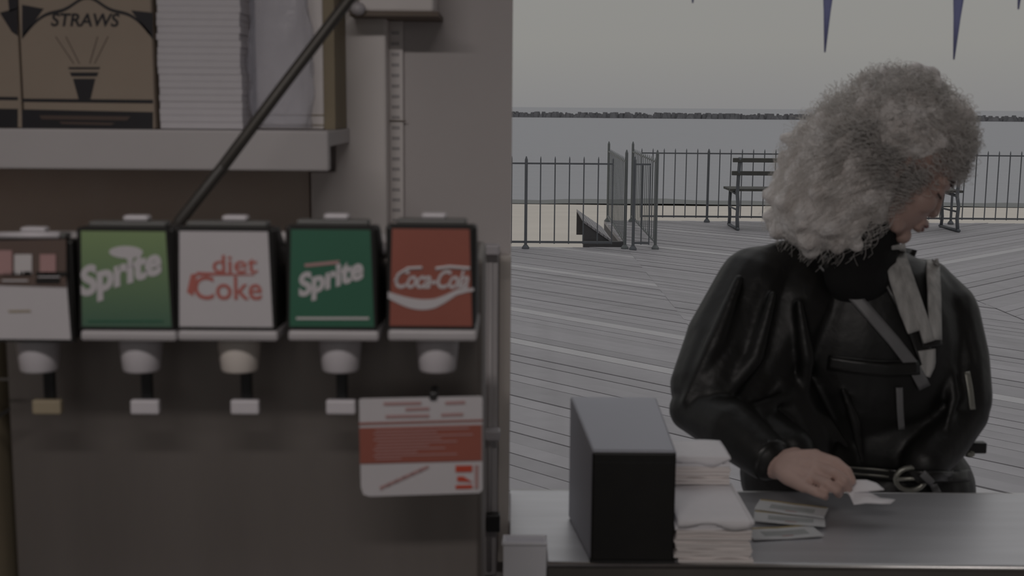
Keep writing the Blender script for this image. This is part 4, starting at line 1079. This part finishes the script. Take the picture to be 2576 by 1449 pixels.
    ends = np.array(ends)
    loc_ = (ends - HCN) @ RHn
    dl = loc_ - np.array([-.02, 0, .03]); dl /= np.linalg.norm(dl, axis=1)[:, None]
    dl[:, 2] = np.maximum(dl[:, 2], -.25); dl[:, 0] = np.minimum(dl[:, 0], .80); dl /= np.linalg.norm(dl, axis=1)[:, None]
    roots = HCN + (np.array([-.012, 0, .040]) + dl * np.array([.097, .075, .089])) @ RHn.T
    t = np.linspace(0, 1, NP)[None, :, None]
    lift = np.array([0, 0, 1.0]) * (np.linalg.norm(ends - roots, axis=1) * .35)[:, None]
    ctrl = (roots + ends) / 2 + lift + (dl @ RHn.T) * .03
    path = (1 - t) ** 2 * roots[:, None] + 2 * t * (1 - t) * ctrl[:, None] + t ** 2 * ends[:, None]
    tail = g2.uniform(.0, .035, NS)[:, None] * np.array([0, 0, -1.0]); path = path + (t ** 3) * tail[:, None]
    T = np.gradient(path, axis=1); T /= np.linalg.norm(T, axis=2)[:, :, None] + 1e-9
    ref = np.where(np.abs(T[:, :, 2:3]) < .8, np.array([0, 0, 1.0]), np.array([1.0, 0, 0]))
    N1 = np.cross(T, ref); N1 /= np.linalg.norm(N1, axis=2)[:, :, None] + 1e-9; B1 = np.cross(T, N1)
    turns = g2.uniform(2.5, 5.0, NS)[:, None] * 2 * np.pi; ph = g2.uniform(0, 6.28, NS)[:, None]; amp = g2.uniform(.005, .014, NS)[:, None]
    an = turns * t[:, :, 0] + ph; A = amp * np.minimum(1, t[:, :, 0] * 2.2)
    path = path + N1 * (A * np.cos(an))[:, :, None] + B1 * (A * np.sin(an))[:, :, None]
    T = np.gradient(path, axis=1); T /= np.linalg.norm(T, axis=2)[:, :, None] + 1e-9
    ref = np.where(np.abs(T[:, :, 1:2]) < .8, np.array([0, 1.0, 0]), np.array([1.0, 0, 0]))
    N1 = np.cross(T, ref); N1 /= np.linalg.norm(N1, axis=2)[:, :, None] + 1e-9; B1 = np.cross(T, N1)
    rad = (g2.uniform(.0005, .0009, NS)[:, None] * (1 - .5 * t[:, :, 0]))[:, :, None]
    ring_ = [path + (N1 * math.cos(a) + B1 * math.sin(a)) * rad for a in (0, 2.094, 4.189)]
    verts = np.stack(ring_, axis=2).reshape(-1, 3) - np.array(wloc(pers)[:])
    base = (np.arange(NS)[:, None] * NP + np.arange(NP - 1)[None, :]).reshape(-1) * 3
    faces = np.concatenate([np.stack([base + k_, base + (k_ + 1) % 3, base + 3 + (k_ + 1) % 3, base + 3 + k_], 1) for k_ in range(3)])
    me = bpy.data.meshes.new('curls'); me.vertices.add(len(verts)); me.vertices.foreach_set('co', verts.astype(np.float32).ravel())
    me.loops.add(faces.size); me.loops.foreach_set('vertex_index', faces.astype(np.int32).ravel())
    me.polygons.add(len(faces)); me.polygons.foreach_set('loop_start', np.arange(0, faces.size, 4, dtype=np.int32)); me.polygons.foreach_set('loop_total', np.full(len(faces), 4, dtype=np.int32))
    me.update(calc_edges=True); me.materials.append(M['hair'])
    cu = bpy.data.objects.new('curls', me); col.objects.link(cu); cu.parent = hr; cu['kind'] = 'stuff'; cu['label'] = 'frizzy ash-grey curls'
    # ---- napkin held in the fingers
    def lobe(pts_top, pts_bot, Y0, Y1, nrow=6):
        vv = []; n = len(pts_top)
        for i in range(n):
            u = i / (n - 1)
            for k_ in range(nrow + 1):
                v = k_ / nrow
                px = pts_top[i][0] * (1 - v) + pts_bot[i][0] * v; py = pts_top[i][1] * (1 - v) + pts_bot[i][1] * v
                vv.append(at(px, py, Y0 + (Y1 - Y0) * v + .006 * math.sin(u * 4 + v * 2)))
        return MB().add(vv, [(i*(nrow+1) + k_, (i+1)*(nrow+1) + k_, (i+1)*(nrow+1) + k_ + 1, i*(nrow+1) + k_ + 1) for i in range(n - 1) for k_ in range(nrow)])
    nr = thing('paper_napkin', tuple(at(2150, 1232, 1.99)), 'crumpled white paper napkin pinched between the fingers over the counter', 'napkin')
    l1 = lobe([(2124, 1214), (2150, 1207), (2180, 1207), (2205, 1215), (2224, 1230)], [(2124, 1226), (2150, 1238), (2180, 1236), (2205, 1234), (2224, 1233)], 1.995, 1.985)
    l2 = lobe([(2120, 1228), (2150, 1236), (2184, 1238), (2215, 1254), (2252, 1258)], [(2140, 1248), (2148, 1270), (2180, 1266), (2215, 1268), (2240, 1268)], 1.985, 1.965)
    for q_, nm in ((l1, 'upper_fold'), (l2, 'lower_fold')):
        o_ = build(nm, q_, M['paper'], nr, smooth=True); sm = o_.modifiers.new('thickness', 'SOLIDIFY'); sm.thickness = .0012
woman()
